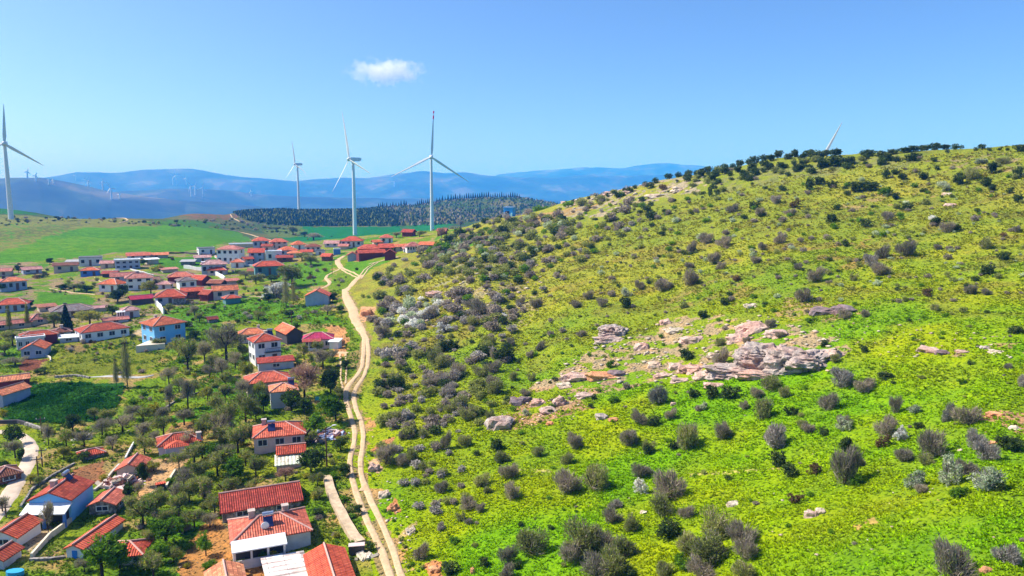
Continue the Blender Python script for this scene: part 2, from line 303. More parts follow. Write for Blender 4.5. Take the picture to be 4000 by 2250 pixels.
Z = [  # outline
 ([(-100,1035),(400,985),(700,985),(1000,925),(1260,940),(1330,1000),(1180,1010),(960,1110),(960,1180),(780,1190),(640,1260),(300,1300),(-100,1320)], (.30,.22,.14), 3, .53),
 ([(-200,1040),(-200,878),(150,868),(420,890),(620,880),(930,905),(990,940),(800,975),(520,985),(350,1000),(120,1022)], (.085,.25,.006), 4, None),
 ([(-200,950),(200,930),(700,925),(900,930),(700,960),(300,985),(-200,1000)], (.12,.26,.008), 9, .5),
 ([(100,900),(500,900),(800,910),(600,935),(200,925)], (.06,.20,.008), 9, .5),
 ([(-200,790),(100,806),(300,838),(460,848),(250,852),(-200,842)], (.03,.16,.02), 6, None),
 ([(-200,850),(120,845),(420,852),(560,862),(610,884),(420,892),(160,872),(-200,882)], (.19,.19,.05), 6, .36),
 ([(-200,846),(120,842),(420,850),(600,868),(560,884),(330,890),(240,908),(120,950),(10,985),(-200,1000)], (.20,.215,.045), 5, .40),
 ([(-200,905),(60,900),(200,880),(330,868),(300,890),(150,925),(-200,960)], (.12,.14,.04), 5, .50),
 ([(690,832),(850,815),(1010,812),(1100,830),(980,850),(760,856)], (.20,.11,.055), 8, .42),
 ([(560,866),(700,860),(900,880),(820,896),(640,880)], (.06,.17,.015), 6, None),
 ([(1080,922),(1140,886),(1570,886),(1560,920)], (.015,.17,.035), 8, None),
 ([(1570,905),(1600,880),(1760,868),(1740,895),(1640,915)], (.02,.19,.04), 8, None),
 ([(1020,900),(1180,882),(1180,925),(1050,925)], (.12,.17,.03), 8, None),
 ([(600,1010),(800,1000),(900,1010),(830,1040),(700,1052),(600,1045)], (.07,.22,.01), 2, None),
 ([(1120,1050),(1250,1010),(1310,1045),(1260,1100),(1160,1100),(1080,1080)], (.11,.26,.01), 2, None),
 ([(1330,1050),(1360,1020),(1530,1015),(1440,1060),(1400,1085)], (.11,.27,.01), 1.5, None),
 ([(1290,1120),(1330,1060),(1400,1085),(1340,1140)], (.15,.24,.012), 1.5, None),
 ([(1660,985),(1720,950),(1900,925),(1880,950),(1760,975)], (.10,.26,.01), 3, None),
 ([(140,1140),(250,1150),(380,1160),(380,1190),(200,1200),(150,1180)], (.08,.22,.01), 1.5, None),
 ([(700,1200),(1000,1170),(1260,1190),(1330,1260),(1180,1260),(900,1250),(760,1300),(640,1240)], (.10,.25,.008), 3, None),
 ([(20,1620),(60,1560),(125,1495),(300,1490),(500,1495),(470,1560),(430,1640),(250,1655),(60,1650)], (.022,.105,.012), 1, None),
 ([(500,1600),(560,1500),(690,1450),(740,1500),(690,1560),(640,1640),(560,1640)], (.15,.25,.01), 2, None),
 ([(200,1440),(240,1345),(400,1320),(540,1290),(600,1360),(660,1420),(560,1450),(350,1455)], (.19,.22,.018), 2, None),
 ([(250,1400),(270,1350),(420,1325),(330,1370)], (.24,.17,.07), 2, .45),
 ([(510,1310),(600,1250),(620,1290),(560,1320)], (.55,.42,.27), 1, None),
 ([(60,1440),(100,1395),(180,1400),(190,1430),(120,1450)], (.20,.07,.045), 1.5, None),
 ([(280,1840),(430,1795),(430,1850),(390,1895),(300,1890)], (.30,.14,.07), 1, .3),
 ([(570,1795),(740,1775),(735,1800),(690,1845),(610,1935),(520,1965),(560,1880)], (.56,.35,.19), .6, None),
 ([(690,2260),(720,2120),(820,2040),(890,2020),(920,2110),(940,2170),(970,2190),(1045,2160),(1040,2270)], (.48,.23,.08), 1, .30),
 ([(640,1690),(700,1640),(790,1650),(790,1690),(740,1700)], (.45,.25,.10), 1, .35),
 ([(680,1625),(800,1580),(870,1585),(760,1640),(690,1650)], (.09,.26,.01), .6, None),
 ([(100,2110),(150,2060),(200,2045),(190,2100),(110,2170)], (.50,.36,.22), .6, None),
 ([(1265,1285),(1300,1270),(1350,1290),(1352,1395),(1290,1392),(1310,1340)], (.62,.30,.13), .8, None),
 ([(1340,1395),(1360,1395),(1380,1470),(1340,1500)], (.14,.22,.02), .8, None),
 ([(1395,1235),(1425,1195),(1468,1198),(1450,1240),(1418,1262)], (.66,.36,.20), .8, None),
 ([(1440,1760),(1500,1715),(1550,1700),(1540,1722),(1460,1762)], (.60,.26,.12), .5, None),
 ([(1438,1835),(1440,1795),(1480,1782),(1490,1830),(1470,1850)], (.66,.42,.27), .5, None),
 ([(1440,1960),(1430,1900),(1500,1910),(1480,1950)], (.55,.33,.12), .6, .35),
 ([(1515,1980),(1530,1945),(1565,2000),(1540,2010)], (.62,.26,.10), .4, None),
 ([(1570,2090),(1590,2050),(1625,2030),(1600,2095)], (.56,.40,.16), .4, .3),
 ([(1655,2205),(1690,2185),(1725,2195),(1720,2260),(1680,2260)], (.62,.27,.12), .4, None),
 ([(1440,1640),(1470,1640),(1475,1665),(1445,1670)], (.55,.3,.13), .4, .3),
 ([(2050,858),(2110,836),(2230,815),(2330,800),(2190,860),(2080,870)], (.42,.27,.11), 2, .3),
 ([(2180,800),(2330,765),(2480,715),(2640,690),(2780,690),(2740,750),(2560,790),(2330,850),(2200,850)], (.40,.33,.23), 2, .50),
 ([(1840,1250),(1860,1130),(2050,1100),(2130,1180),(2020,1280)], (.36,.30,.15), 2, .50),
 ([(1700,1100),(1820,1020),(2000,960),(2100,1000),(1960,1080),(1800,1130)], (.33,.30,.16), 2, .50),
 ([(2060,1520),(2200,1440),(2330,1360),(2560,1290),(2600,1230),(2950,1225),(3200,1290),(3330,1350),(3270,1440),(3180,1465),(2850,1475),(2500,1500),(2200,1530)], (.44,.32,.19), 2.2, .485),
 ([(1960,1680),(1990,1600),(2100,1530),(2290,1530),(2300,1600),(2150,1640)], (.42,.25,.14), 1, .50),
 ([(2690,1848),(2860,1836),(3060,1826),(3060,1836),(2860,1848),(2690,1862)], (.48,.44,.12), .3, .45),
 ([(2010,1828),(2140,1832),(2170,1842),(2010,1842)], (.46,.42,.12), .3, .42),
 ([(3380,2030),(3420,2015),(3440,2040),(3400,2055)], (.50,.34,.10), .3, None),
 ([(3330,2050),(3370,2045),(3380,2065),(3340,2070)], (.48,.33,.10), .3, .4),
 ([(3650,1940),(3700,1930),(3690,1985),(3660,1980)], (.50,.36,.10), .3, .4),
 ([(2080,1515),(2250,1490),(2480,1495),(2560,1510),(2300,1545),(2200,1600),(2120,1640),(2080,1590)], (.44,.29,.18), 1, .50),
 ([(2900,1200),(3000,1165),(3400,1165),(3560,1220),(3300,1260),(3000,1215)], (.38,.28,.12), 2, .56),
 ([(3500,1390),(3560,1340),(3800,1350),(4100,1350),(4100,1420),(3700,1400)], (.40,.28,.13), 1.5, .56),
 ([(3830,1640),(3860,1600),(4100,1620),(4100,1710),(3980,1700)], (.50,.28,.15), .8, .52),
 ([(3250,770),(3450,740),(3700,760),(3600,810),(3300,820)], (.34,.26,.10), 3, .56),
 ([(3600,620),(4050,590),(4050,660),(3700,665)], (.34,.27,.13), 3, .55),
 ([(2750,700),(3000,640),(3300,620),(3600,600),(3600,640),(3200,690),(2800,760)], (.24,.25,.08), 3, .50),
 ([(3150,980),(3400,900),(3500,1000),(3300,1060)], (.30,.23,.06), 3, .57),
 ([(2600,1180),(2800,1080),(3000,1120),(2850,1230)], (.27,.23,.06), 3, .58),
]
TB = [(1350,1140,34),(1373,1200,48),(1400,1270,48),(1430,1320,36),(1427,1390,40),(1408,1470,40),(1372,1520,44),(1372,1560,44),(1390,1610,50),(1403,1690,56),(1398,1750,56),(1386,1800,60),(1392,1860,66),(1412,1920,74),(1440,1990,80),(1472,2070,86),(1510,2150,92),(1560,2270,100)]
Z.append(([(x - w_ * .62, y) for x, y, w_ in TB] + [(x + w_ * .62, y) for x, y, w_ in TB[::-1]], (.34,.25,.11), .25, .47))
Z.append(([(x + w_ * .5, y) for x, y, w_ in TB[8:]] + [(x + w_ * 1.1, y) for x, y, w_ in TB[:7:-1]], (.50,.30,.13), .5, .56))
for pts, c, jit, thr in Z:
    P = wpoly(pts); lo = P.min(0) - 8 * max(1, jit); hi = P.max(0) + 8 * max(1, jit)
    s = np.where((GX > lo[0]) & (GX < hi[0]) & (GY > lo[1]) & (GY < hi[1]))[0]
    if not len(s): continue
    k = inpoly(GX[s] + (n_b[s] - .5) * 4 * jit, GY[s] + (n_a[s] - .5) * 4 * jit, P)
    if thr is not None: k &= ((n_d[s] * .6 + n_b[s] * .4) > thr)
    q = s[k]; cc = np.array(c) * (0.82 + .36 * n_b[q])[:, None]; tint[q] = cc
idx = np.arange(nR * nT).reshape(nR, nT); nx = np.roll(idx, -1, axis=1)
Fq = np.stack([idx[:-1], nx[:-1], nx[1:], idx[1:]], -1).reshape(-1, 4)[:, ::-1]
tint4 = np.concatenate([tint * .85, np.ones((len(tint), 1))], 1)
gme = np_mesh('ground', np.stack([GX, GY, GZ], 1), Fq, True, {'tint': ('POINT', 'FLOAT_COLOR', tint4)})
ground = link('ground', gme, M_GROUND); tag(ground, kind='structure')
def strip(name, pts, mat, parent=None, lift=.09, wob=.12, kind='structure', taper=False):
    """pts: (px, py, width px)"""
    W = []
    for a in pts:
        p = hit(a[0], a[1]); W.append((p.x, p.y, a[2] * mpp(p)))
    W = np.array(W); d = np.concatenate([[0], np.cumsum(np.hypot(*np.diff(W[:, :2], axis=0).T))])
    n = max(8, int(d[-1] / max(.35, W[:, 2].mean() * .3))); t = np.linspace(0, d[-1], n)
    def sm(v):
        v = np.interp(t, d, v); k = max(1, n // (len(pts) * 3)); ke = np.ones(2 * k + 1) / (2 * k + 1)
        return np.convolve(np.pad(v, k, mode='reflect', reflect_type='odd'), ke, mode='valid')
    X, Y, Wd = sm(W[:, 0]), sm(W[:, 1]), sm(W[:, 2])
    tx, ty = np.gradient(X), np.gradient(Y); l = np.hypot(tx, ty) + 1e-9; nx_, ny_ = -ty / l, tx / l
    K = 7; V = []
    for k in range(K):
        s = (k / (K - 1) - .5)
        ww = Wd * s * (1 + wob * 3 * (vnoise(t / 1.3, t * 0 + k * 7.0, 4) - .5) * (abs(s) > .4))
        x, y = X + nx_ * ww, Y + ny_ * ww
        z = H(x, y) + lift * (1 - (2 * abs(s)) ** 4 * .9) + np.hypot(x, y) * .00025
        if k in (0, K - 1): z = H(x, y) - .12
        V.append(np.stack([x, y, z], 1))
    V = np.stack(V, 1).reshape(-1, 3); i = np.arange(n * K).reshape(n, K)
    F = np.stack([i[:-1, :-1], i[1:, :-1], i[1:, 1:], i[:-1, 1:]], -1).reshape(-1, 4)
    return V, F
def strips(name, lists, mat, **kw):
    if name == 'dirt_track': lists = [[(a, b_, c_ * 1.12) for a, b_, c_ in L_] for L_ in lists]
    Vs, Fs, o = [], [], 0
    for L_ in lists:
        V, F = strip(name, L_, mat, **kw); Vs.append(V); Fs.append(F + o); o += len(V)
    V = np.concatenate(Vs); F = np.concatenate(Fs)
    me = np_mesh(name, V, F, True)
    ob = link(name, me, mat); ob['kind'] = 'structure'; return ob
ruts = [
 [(1345,1130,20),(1354,1165,34),(1373,1200,38),(1384,1241,38),(1403,1274,36),(1420,1300,28),(1424,1320,20),(1420,1382,18),(1415,1432,18),(1397,1465,19),(1374,1490,22),(1352,1518,24),(1350,1556,20),(1365,1610,20),(1384,1670,21),(1388,1705,21),(1380,1745,21),(1366,1790,23),(1370,1851,22),(1388,1914,26),(1413,1981,26),(1440,2049,28),(1470,2107,30),(1499,2174,33),(1530,2265,36)],
 [(1420,1300,20),(1435,1325,18),(1440,1382,18),(1436,1432,17),(1419,1477,17),(1394,1508,19),(1379,1543,20),(1391,1597,20),(1413,1650,21),(1421,1700,21),(1417,1745,21),(1408,1793,22),(1410,1851,22),(1428,1905,30),(1454,1968,27),(1485,2031,26),(1512,2093,27),(1541,2161,29),(1572,2265,32)],
 [(1350,1140,26),(1380,1104,26),(1411,1076,22)],
 [(1396,1088,8),(1436,1042,6),(1470,1024,6)],[(1411,1090,8),(1446,1044,6),(1476,1026,6)],[(1440,1032,6),(1475,1024,9),(1535,1008,16),(1555,1004,10)],
 [(1405,1078,7),(1370,1062,7),(1334,1046,9)],[(1400,1087,6),(1366,1070,6),(1334,1052,8)],
 [(1335,1048,22),(1320,1030,22),(1318,1014,22),(1345,1000,16)],
 [(1334,1048,12),(1300,1064,12),(1278,1076,12),(1272,1088,13),(1290,1107,16),(1268,1123,12),(1240,1130,10),(1199,1139,8)],
 [(1428,1900,34),(1412,1920,30)],
]
strips('dirt_track', ruts, M_DIRT)
strips('side_track', [[(1300,1377,26),(1340,1378,34),(1360,1380,20)],[(1328,1385,12),(1333,1430,9),(1330,1480,9),(1340,1520,12)],[(1350,1385,12),(1354,1430,9),(1350,1500,10)]], M_DIRT)
strips('village_road', [[(-60,1684,40),(20,1687,42),(70,1694,46),(112,1718,52),(124,1760,62),(108,1810,68),(80,1860,72),(48,1915,80),(8,1975,86),(-60,2060,90)]], M_ROAD, lift=.07)
strips('paved_road', [[(352,1474,5),(420,1470,22),(500,1474,26),(560,1474,20),(600,1466,8)]], M_GREYROAD)
strips('field_track', [[(868,896,5),(905,900,7),(945,908,7),(990,920,7),(1060,938,6)],[(452,845,4),(485,852,5),(503,861,5),(466,874,5)],[(900,838,3),(905,850,4),(940,868,4)]], M_DIRT, lift=.3)
strips('footpath', [[(193,1127,3),(250,1137,5),(304,1146,7),(373,1152,6)],[(940,1162,7),(985,1158,8),(1040,1160,9),(1090,1158,6)],[(2035,845,3),(2052,860,4),(2075,888,3)],[(370,1085,4),(410,1110,5),(440,1125,5)]], M_DIRT, lift=.1)
# ---------------------------------------------------------------- far country
def ridge_tab(pts):
    return np.array([az_of(a, 700) for a, b in pts]), np.array([tane(b, a) for a, b in pts])
LAYERS = [  # centre range, half width, crest pixels
 (4300, 1700, [(-500,705),(0,697),(60,694),(155,695),(215,705),(350,729),(430,748),(560,768),(700,785),(900,800),(1200,830),(2200,900),(4400,900)]),
 (5800, 1000, [(-500,800),(300,775),(420,757),(560,745),(640,741),(740,746),(880,755),(1000,768),(1200,775),(1500,782),(4400,800)]),
 (9500, 2400, [(-500,720),(60,712),(155,700),(215,690),(300,675),(390,672),(480,674),(560,668),(680,665),(740,664),(800,668),(880,681),(960,688),(1100,699),(1309,694),(1442,691),(1556,680),(1643,678),(1745,685),(1860,682),(2000,685),(2150,690),(2300,682),(2700,690),(4400,700)]),
 (12500, 2400, [(-500,760),(1700,760),(1950,686),(2120,672),(2330,657),(2440,652),(2500,641),(2560,636),(2610,640),(2660,652),(2740,658),(2900,670),(4400,690)]),
]
def HF(x, y):
    r = np.hypot(x, y); th = np.degrees(np.arctan2(x, y))
    z = -230 - 120 * np.clip((r - 2500) / 2500, 0, 1) + (fbm(x / 900, y / 900, 41, 5) - .5) * 80
    for i, (rc, hw, pts) in enumerate(LAYERS):
        ta, te = ridge_tab(pts); e = np.interp(np.where(np.abs(th) > 50, 50 * np.sign(th), th), ta, te)
        rr = r + (fbm(x / 1600, y / 1600, 60 + i, 3) - .5) * hw * .5
        k = np.clip(1 - np.abs(rr - rc) / hw, 0, 1); k = k * k * (3 - 2 * k)
        top = e * rc
        rough = (fbm(x / 1000, y / 1000, 50 + i, 6) - .5) * rc * .034 * np.sqrt(k) * (1 - .62 * k)
        z = np.maximum(z, -350 + (top + 350) * k + rough)
    return z
th2 = np.radians(np.concatenate([np.arange(-38, 38, .11), np.arange(38, 322, 4.0)])); r2 = np.exp(np.linspace(math.log(2350), math.log(15500), 280))
T2, R2 = np.meshgrid(th2, r2); x2 = (R2 * np.sin(T2)).ravel(); y2 = (R2 * np.cos(T2)).ravel(); z2 = HF(x2, y2)
i2 = np.arange(len(x2)).reshape(len(r2), len(th2)); nx2 = np.roll(i2, -1, axis=1)
F2 = np.stack([i2[:-1], nx2[:-1], nx2[1:], i2[1:]], -1).reshape(-1, 4)[:, ::-1]
fme = np_mesh('mountains', np.stack([x2, y2, z2], 1), F2, True)
M_FAR = mat_far('distant_land', (.003, .011, .008), (.014, .03, .018), (.055, .058, .05), 1 / 450)
tag(link('mountains', fme, M_FAR), kind='structure')
RS2 = np.exp(np.linspace(math.log(2600), math.log(15000), 1500))
def hit_far(px, py):
    X, Y, Zs = raydir(px, py); d = Zs * RS2 - HF(X * RS2, Y * RS2)
    ok = np.where((d[1:] <= 0) & (d[:-1] > 0))[0]; r = RS2[ok[0]] if len(ok) else RS2[int(np.argmin(np.abs(d) / RS2))]
    return Vector((X * r, Y * r, float(HF(np.array(X * r), np.array(Y * r)))))
# ---------------------------------------------------------------- buildings
class MB:
    def __init__(s): s.V = []; s.F = []; s.uv = True
    def face(s, pts):
        i = len(s.V); s.V += [tuple(p) for p in pts]; s.F.append(tuple(range(i, i + len(pts))))
    def box(s, x0, y0, z0, x1, y1, z1):
        p = [(x0,y0,z0),(x1,y0,z0),(x1,y1,z0),(x0,y1,z0),(x0,y0,z1),(x1,y0,z1),(x1,y1,z1),(x0,y1,z1)]
        for f in ((0,3,2,1),(4,5,6,7),(0,1,5,4),(1,2,6,5),(2,3,7,6),(3,0,4,7)): s.face([p[k] for k in f])
    def prism(s, base, top):
        n = len(base)
        s.face(base[::-1]); s.face(top)
        for k in range(n): s.face([base[k], base[(k + 1) % n], top[(k + 1) % n], top[k]])
    def tube(s, a, b, r0, r1=None, n=8):
        r1 = r0 if r1 is None else r1; a = Vector(a); b = Vector(b); d = (b - a).normalized(); u = d.orthogonal().normalized(); v = d.cross(u)
        A_ = [a + (u * math.cos(t) + v * math.sin(t)) * r0 for t in [k * 2 * math.pi / n for k in range(n)]]
        B_ = [b + (u * math.cos(t) + v * math.sin(t)) * r1 for t in [k * 2 * math.pi / n for k in range(n)]]
        s.prism(A_, B_)
    def ball(s, c, rx, ry, rz, n=12, m=8):
        for i in range(m):
            for j in range(n):
                q = []
                for a_, b_ in ((i, j), (i, j + 1), (i + 1, j + 1), (i + 1, j)):
                    t = math.pi * a_ / m; f = 2 * math.pi * b_ / n
                    q.append((c[0] + rx * math.sin(t) * math.cos(f), c[1] + ry * math.sin(t) * math.sin(f), c[2] + rz * math.cos(t)))
                s.face(q[::-1])
    def build(s, name, mat, parent=None, smooth=False):
        me = bpy.data.meshes.new(name); me.from_pydata(s.V, [], s.F); me.update()
        uvl = me.uv_layers.new(name='UVMap')
        for p in me.polygons:
            n = p.normal; t = Vector((-n.y, n.x, 0))
            t = t.normalized() if t.length > 1e-3 else Vector((1, 0, 0)); b_ = n.cross(t)
            for li in p.loop_indices:
                c = me.vertices[me.loops[li].vertex_index].co; uvl.data[li].uv = (c.dot(t), c.dot(b_))
            p.use_smooth = smooth
        o = link(name, me, mat, parent)
        if parent is not None: kid(o)
        return o
RC = {'red': mat_roof('red_roof_tiles', (.56, .085, .045)), 'orange': mat_roof('orange_roof_tiles', (.68, .15, .065)),
      'dark': mat_roof('dark_red_tiles', (.36, .05, .035)), 'pink': mat_roof('faded_pink_tiles', (.50, .16, .13)),
      'grey': mat_roof('weathered_grey_tiles', (.30, .22, .22)), 'brown': mat_roof('brown_tiles', (.33, .10, .06)),
      'magenta': mat_roof('crimson_sheet', (.40, .02, .06), .5, .08), 'stripe': mat_roof('striped_red_sheet', (.62, .10, .05), .55, .10, .6),
      'cream': mat_roof('cream_corrugated_sheet', (.62, .56, .44), .8, .12, .4), 'rust': mat_roof('whitewashed_rusty_sheet', (.62, .50, .48), 1.6, .55, .5),
      'white': mat_flat('white_roof', (.78, .80, .84)), 'flatgrey': mat_flat('grey_roof_slab', (.38, .37, .38))}
WC = {'white': mat_plaster('white_plaster', (.80, .78, .80), .12), 'lilac': mat_plaster('lilac_plaster', (.64, .58, .66)), 'pale': mat_plaster('pale_grey_plaster', (.68, .66, .68)),
      'blue': mat_plaster('sky_blue_plaster', (.20, .52, .88), .1), 'deepblue': mat_plaster('deep_blue_plaster', (.10, .24, .62), .2), 'teal': mat_plaster('teal_plaster', (.12, .26, .28)),
      'stone': mat_stone('stone_masonry', (.36, .33, .31)), 'brick': mat_stone('rough_red_brick', (.36, .14, .09), 3.5), 'beige': mat_plaster('beige_plaster', (.58, .47, .36)),
      'dark': mat_plaster('dark_timber_and_shade', (.07, .06, .07)), 'darkred': mat_plaster('dark_red_wall', (.20, .035, .04)), 'pink': mat_plaster('pink_plaster', (.70, .52, .50)), 'bluegrey': mat_plaster('blue_grey_plaster', (.42, .46, .58))}  # the dark material also colours the painted porch and awning shade
M_GLASS = mat_flat('window_glass', (.03, .035, .06), .12); M_FRAME = mat_flat('white_frame', (.75, .75, .75)); M_DARK = mat_flat('dark_metal', (.06, .06, .07), .5)
M_RIDGE = mat_flat('mortar_ridge', (.66, .38, .32)); M_DOOR = mat_flat('brown_door', (.16, .08, .05)); M_BDOOR = mat_flat('bright_blue_door', (.03, .25, .75)); M_CHIM = mat_plaster('chimney_plaster', (.50, .42, .38))
M_TANK = mat_flat('steel_tank', (.45, .50, .62), .3, .6); M_PANEL = mat_flat('solar_panel_glass', (.04, .05, .16), .15); M_WHITE = mat_flat('white_paint', (.80, .80, .80)); M_CONC = mat_plaster('concrete', (.52, .46, .40), .3); M_CREAM = mat_plaster('cream_concrete', (.74, .64, .50), .2)
M_BANK = mat_plaster('old_limewash', (.60, .45, .30), .45)
LM = []   # landmarks for descriptions
def yaw_from(pa, pb, z):
    def on(p):
        X, Y, Z_ = raydir(*p); r = z / Z_; return Vector((X * r, Y * r, 0))
    d = on(pb) - on(pa); return math.atan2(d.y, d.x)
def roof_mesh(rt, w, d, h, rh, ov, th=.14):
    m = MB(); W, D = w / 2 + ov, d / 2 + ov; lo = h - ov * rh / (d / 2) * .8
    caps = []
    if rt == 'hip':
        if w >= d: a = max(.05, W - D); R1, R2 = (-a, 0, h + rh), (a, 0, h + rh)
        else: a = D - W; R1, R2 = (0, -a, h + rh), (0, a, h + rh)
        c = [(-W, -D, lo), (W, -D, lo), (W, D, lo), (-W, D, lo)]; c2 = [(x, y, z - th) for x, y, z in c]
        if w >= d:
            m.face([c[0], c[1], R2, R1]); m.face([c[2], c[3], R1, R2]); m.face([c[1], c[2], R2]); m.face([c[3], c[0], R1])
            caps = [(c[0], R1), (c[3], R1), (c[1], R2), (c[2], R2), (R1, R2)]
        else:
            m.face([c[0], c[1], R1]); m.face([c[1], c[2], R2, R1]); m.face([c[2], c[3], R2]); m.face([c[3], c[0], R1, R2])
            caps = [(c[0], R1), (c[1], R1), (c[2], R2), (c[3], R2), (R1, R2)]
        for k in range(4): m.face([c2[k], c2[(k + 1) % 4], c[(k + 1) % 4], c[k]])
        m.face(c2[::-1])
    elif rt == 'gable':
        zr = h + rh + .03
        for s in (-1, 1):
            e = [(-W, s * D, lo), (W, s * D, lo), (W, 0, zr), (-W, 0, zr)]
            if s > 0: e = [e[1], e[0], e[3], e[2]]
            b_ = [(x, y, z - th) for x, y, z in e]
            m.prism(b_, e)
        caps = [((-W, 0, zr), (W, 0, zr))]
    elif rt == 'shed':
        e = [(-W, -D, h + .02), (W, -D, h + .02), (W, D, h + rh), (-W, D, h + rh)]; m.prism([(x, y, z - th) for x, y, z in e], e)
    else:
        m.box(-W, -D, h, W, D, h + .22); m.box(-W, -D, h + .22, W, -D + .18, h + .5); m.box(-W, D - .18, h + .22, W, D, h + .5)
        m.box(-W, -D + .18, h + .22, -W + .18, D - .18, h + .5); m.box(W - .18, -D + .18, h + .22, W, D - .18, h + .5)
    return m, caps
NWIN = 0
def house(cx, cy, w, d, h, rh, yaw, rt='hip', rc='red', wc='white', lab='', win=(2, 1, 1, 1), door='F', ov=5, ch=(), name='village_house', cat='house', solar=None, porch=None, front=None, mat_door=None, base=None, balcony=False, near=None, dish=False):
    """roof centre (cx, cy) and sizes in photo pixels at its distance"""
    if cy < 1250: w, d, h, rh = w * .93, d * 1.0, h * 1.12, rh * 1.12
    p = hit(cx, cy + 10)
    for _ in range(3):
        s = mpp(p); p = hit(cx, cy, (h + rh * .45) * s)
    s = mpp(p)
    zr = p.z + (h + rh * .45) * s
    if isinstance(yaw, (tuple, list)): yw = yaw_from(yaw[0], yaw[1], p.z + (h + rh) * s)
    else: yw = R(yaw + (random.Random(lab).uniform(-16, 16) if cy < 1200 and w < 105 else 0)) - math.atan2(p.x, p.y)
    near = cy > 1230 if near is None else near
    w, d, h, rh, ov = w * s, d * s, h * s, rh * s, ov * s
    if near: ov = max(ov, .25)
    # base at the lowest corner
    t = empty(name, (p.x, p.y, p.z), yw); tag(t, lab, cat)
    LM.append((lab, cx, cy))
    c_, s_ = math.cos(yw), math.sin(yw)
    zlow = min(float(H(p.x + c_ * a - s_ * b, p.y + s_ * a + c_ * b)) for a in (-w / 2, w / 2) for b in (-d / 2, d / 2)) - p.z - .3
    zlow = max(zlow, -4.5)
    m = MB(); W, D = w / 2, d / 2
    if rt == 'gable':
        hh = h
        base_ = [(-W, -D, zlow), (W, -D, zlow), (W, D, zlow), (-W, D, zlow)]
        m.face(base_[::-1]); m.face([base_[0], base_[1], (W, -D, hh), (-W, -D, hh)]); m.face([base_[2], base_[3], (-W, D, hh), (W, D, hh)])
        g = h + rh - .12
        m.face([base_[1], base_[2], (W, D, hh), (W, 0, g), (W, -D, hh)]); m.face([base_[3], base_[0], (-W, -D, hh), (-W, 0, g), (-W, D, hh)])
    elif rt == 'shed':
        m.prism([(-W, -D, zlow), (W, -D, zlow), (W, D, zlow), (-W, D, zlow)], [(-W, -D, h - .13), (W, -D, h - .13), (W, D, h + rh - .16), (-W, D, h + rh - .16)])
    else: m.box(-W, -D, zlow, W, D, h - .005)
    m.build('wall', WC[wc], t)
    rm, caps = roof_mesh(rt, w, d, h, rh, ov); rf = rm.build('roof', RC[rc], t)
    if caps and (near or cy > 1000):
        q = MB()
        for a, b in caps: q.tube((a[0], a[1], a[2] + .03), (b[0], b[1], b[2] + .03), .11 if near else .14, n=6)
        q.build('ridge_tiles', M_RIDGE, rf)
    for (fx, fy) in ch:
        zc = h + rh * (1 - max(0, abs(fy) if w >= d else abs(fx))) - .3; q = MB(); a = .32 if near else .45; x, y = fx * W, fy * D
        q.box(x - a, y - a, zc - .5, x + a, y + a, zc + 1.0); q.box(x - a * 1.25, y - a * 1.25, zc + 1.0, x + a * 1.25, y + a * 1.25, zc + 1.12)
        kid_o = q.build('chimney', M_CHIM if near else M_DARK, rf)
    nst = win[3]
    def opening(face, u, z0, ww, hh_, nm='window'):
        fr = MB(); pn = MB(); e = .07
        # local plane: face F -y, B +y, R +x, L -x
        def bx(mb, u0, z0_, u1, z1_, o0, o1):
            if face == 'F': mb.box(u0, -D - o1, z0_, u1, -D - o0, z1_)
            elif face == 'R': mb.box(W + o0, u0, z0_, W + o1, u1, z1_)
            else: mb.box(-W - o1, u0, z0_, -W - o0, u1, z1_)
        if nm == 'door':
            bx(fr, u - ww / 2, z0, u + ww / 2, z0 + hh_, -.02, .07); o = fr.build('door', mat_door or M_DOOR, t)
            q = MB(); bx(q, u + ww * .32, z0 + hh_ * .45, u + ww * .38, z0 + hh_ * .52, .07, .12); q.build('handle', M_DARK, o); return
        if near:
            f_ = .09
            bx(fr, u - ww / 2 - f_, z0 - f_, u + ww / 2 + f_, z0, -.02, .08); bx(fr, u - ww / 2 - f_, z0 + hh_, u + ww / 2 + f_, z0 + hh_ + f_, -.02, .08)
            bx(fr, u - ww / 2 - f_, z0, u - ww / 2, z0 + hh_, -.02, .08); bx(fr, u + ww / 2, z0, u + ww / 2 + f_, z0 + hh_, -.02, .08); bx(fr, u - .03, z0, u + .03, z0 + hh_, -.02, .08)
            o = fr.build('window', M_FRAME, t); bx(pn, u - ww / 2, z0, u - .03, z0 + hh_, -.01, .04); bx(pn, u + .03, z0, u + ww / 2, z0 + hh_, -.01, .04); pn.build('pane', M_GLASS, o)
        else:
            bx(pn, u - ww / 2, z0, u + ww / 2, z0 + hh_, -.02, .06); pn.build('window', M_GLASS, t)
    sh = h / max(1, nst)
    for fc, n_, L_ in (('F', win[0], w), ('R', win[1], d), ('L', win[2], d)):
        for st in range(nst):
            for k in range(n_):
                if fc == 'F' and door == 'F' and st == 0 and k == n_ // 2:
                    opening('F', -L_ / 2 + L_ * (k + .5) / n_, 0.05, min(1.0, L_ * .2), sh * .72, 'door'); continue
                opening(fc, -L_ / 2 + L_ * (k + .5) / n_, st * sh + sh * .36, min(1.3, L_ / n_ * .5), sh * .4)
    if door == 'L': opening('L', 0, .05, d * .3, h * .68, 'door')
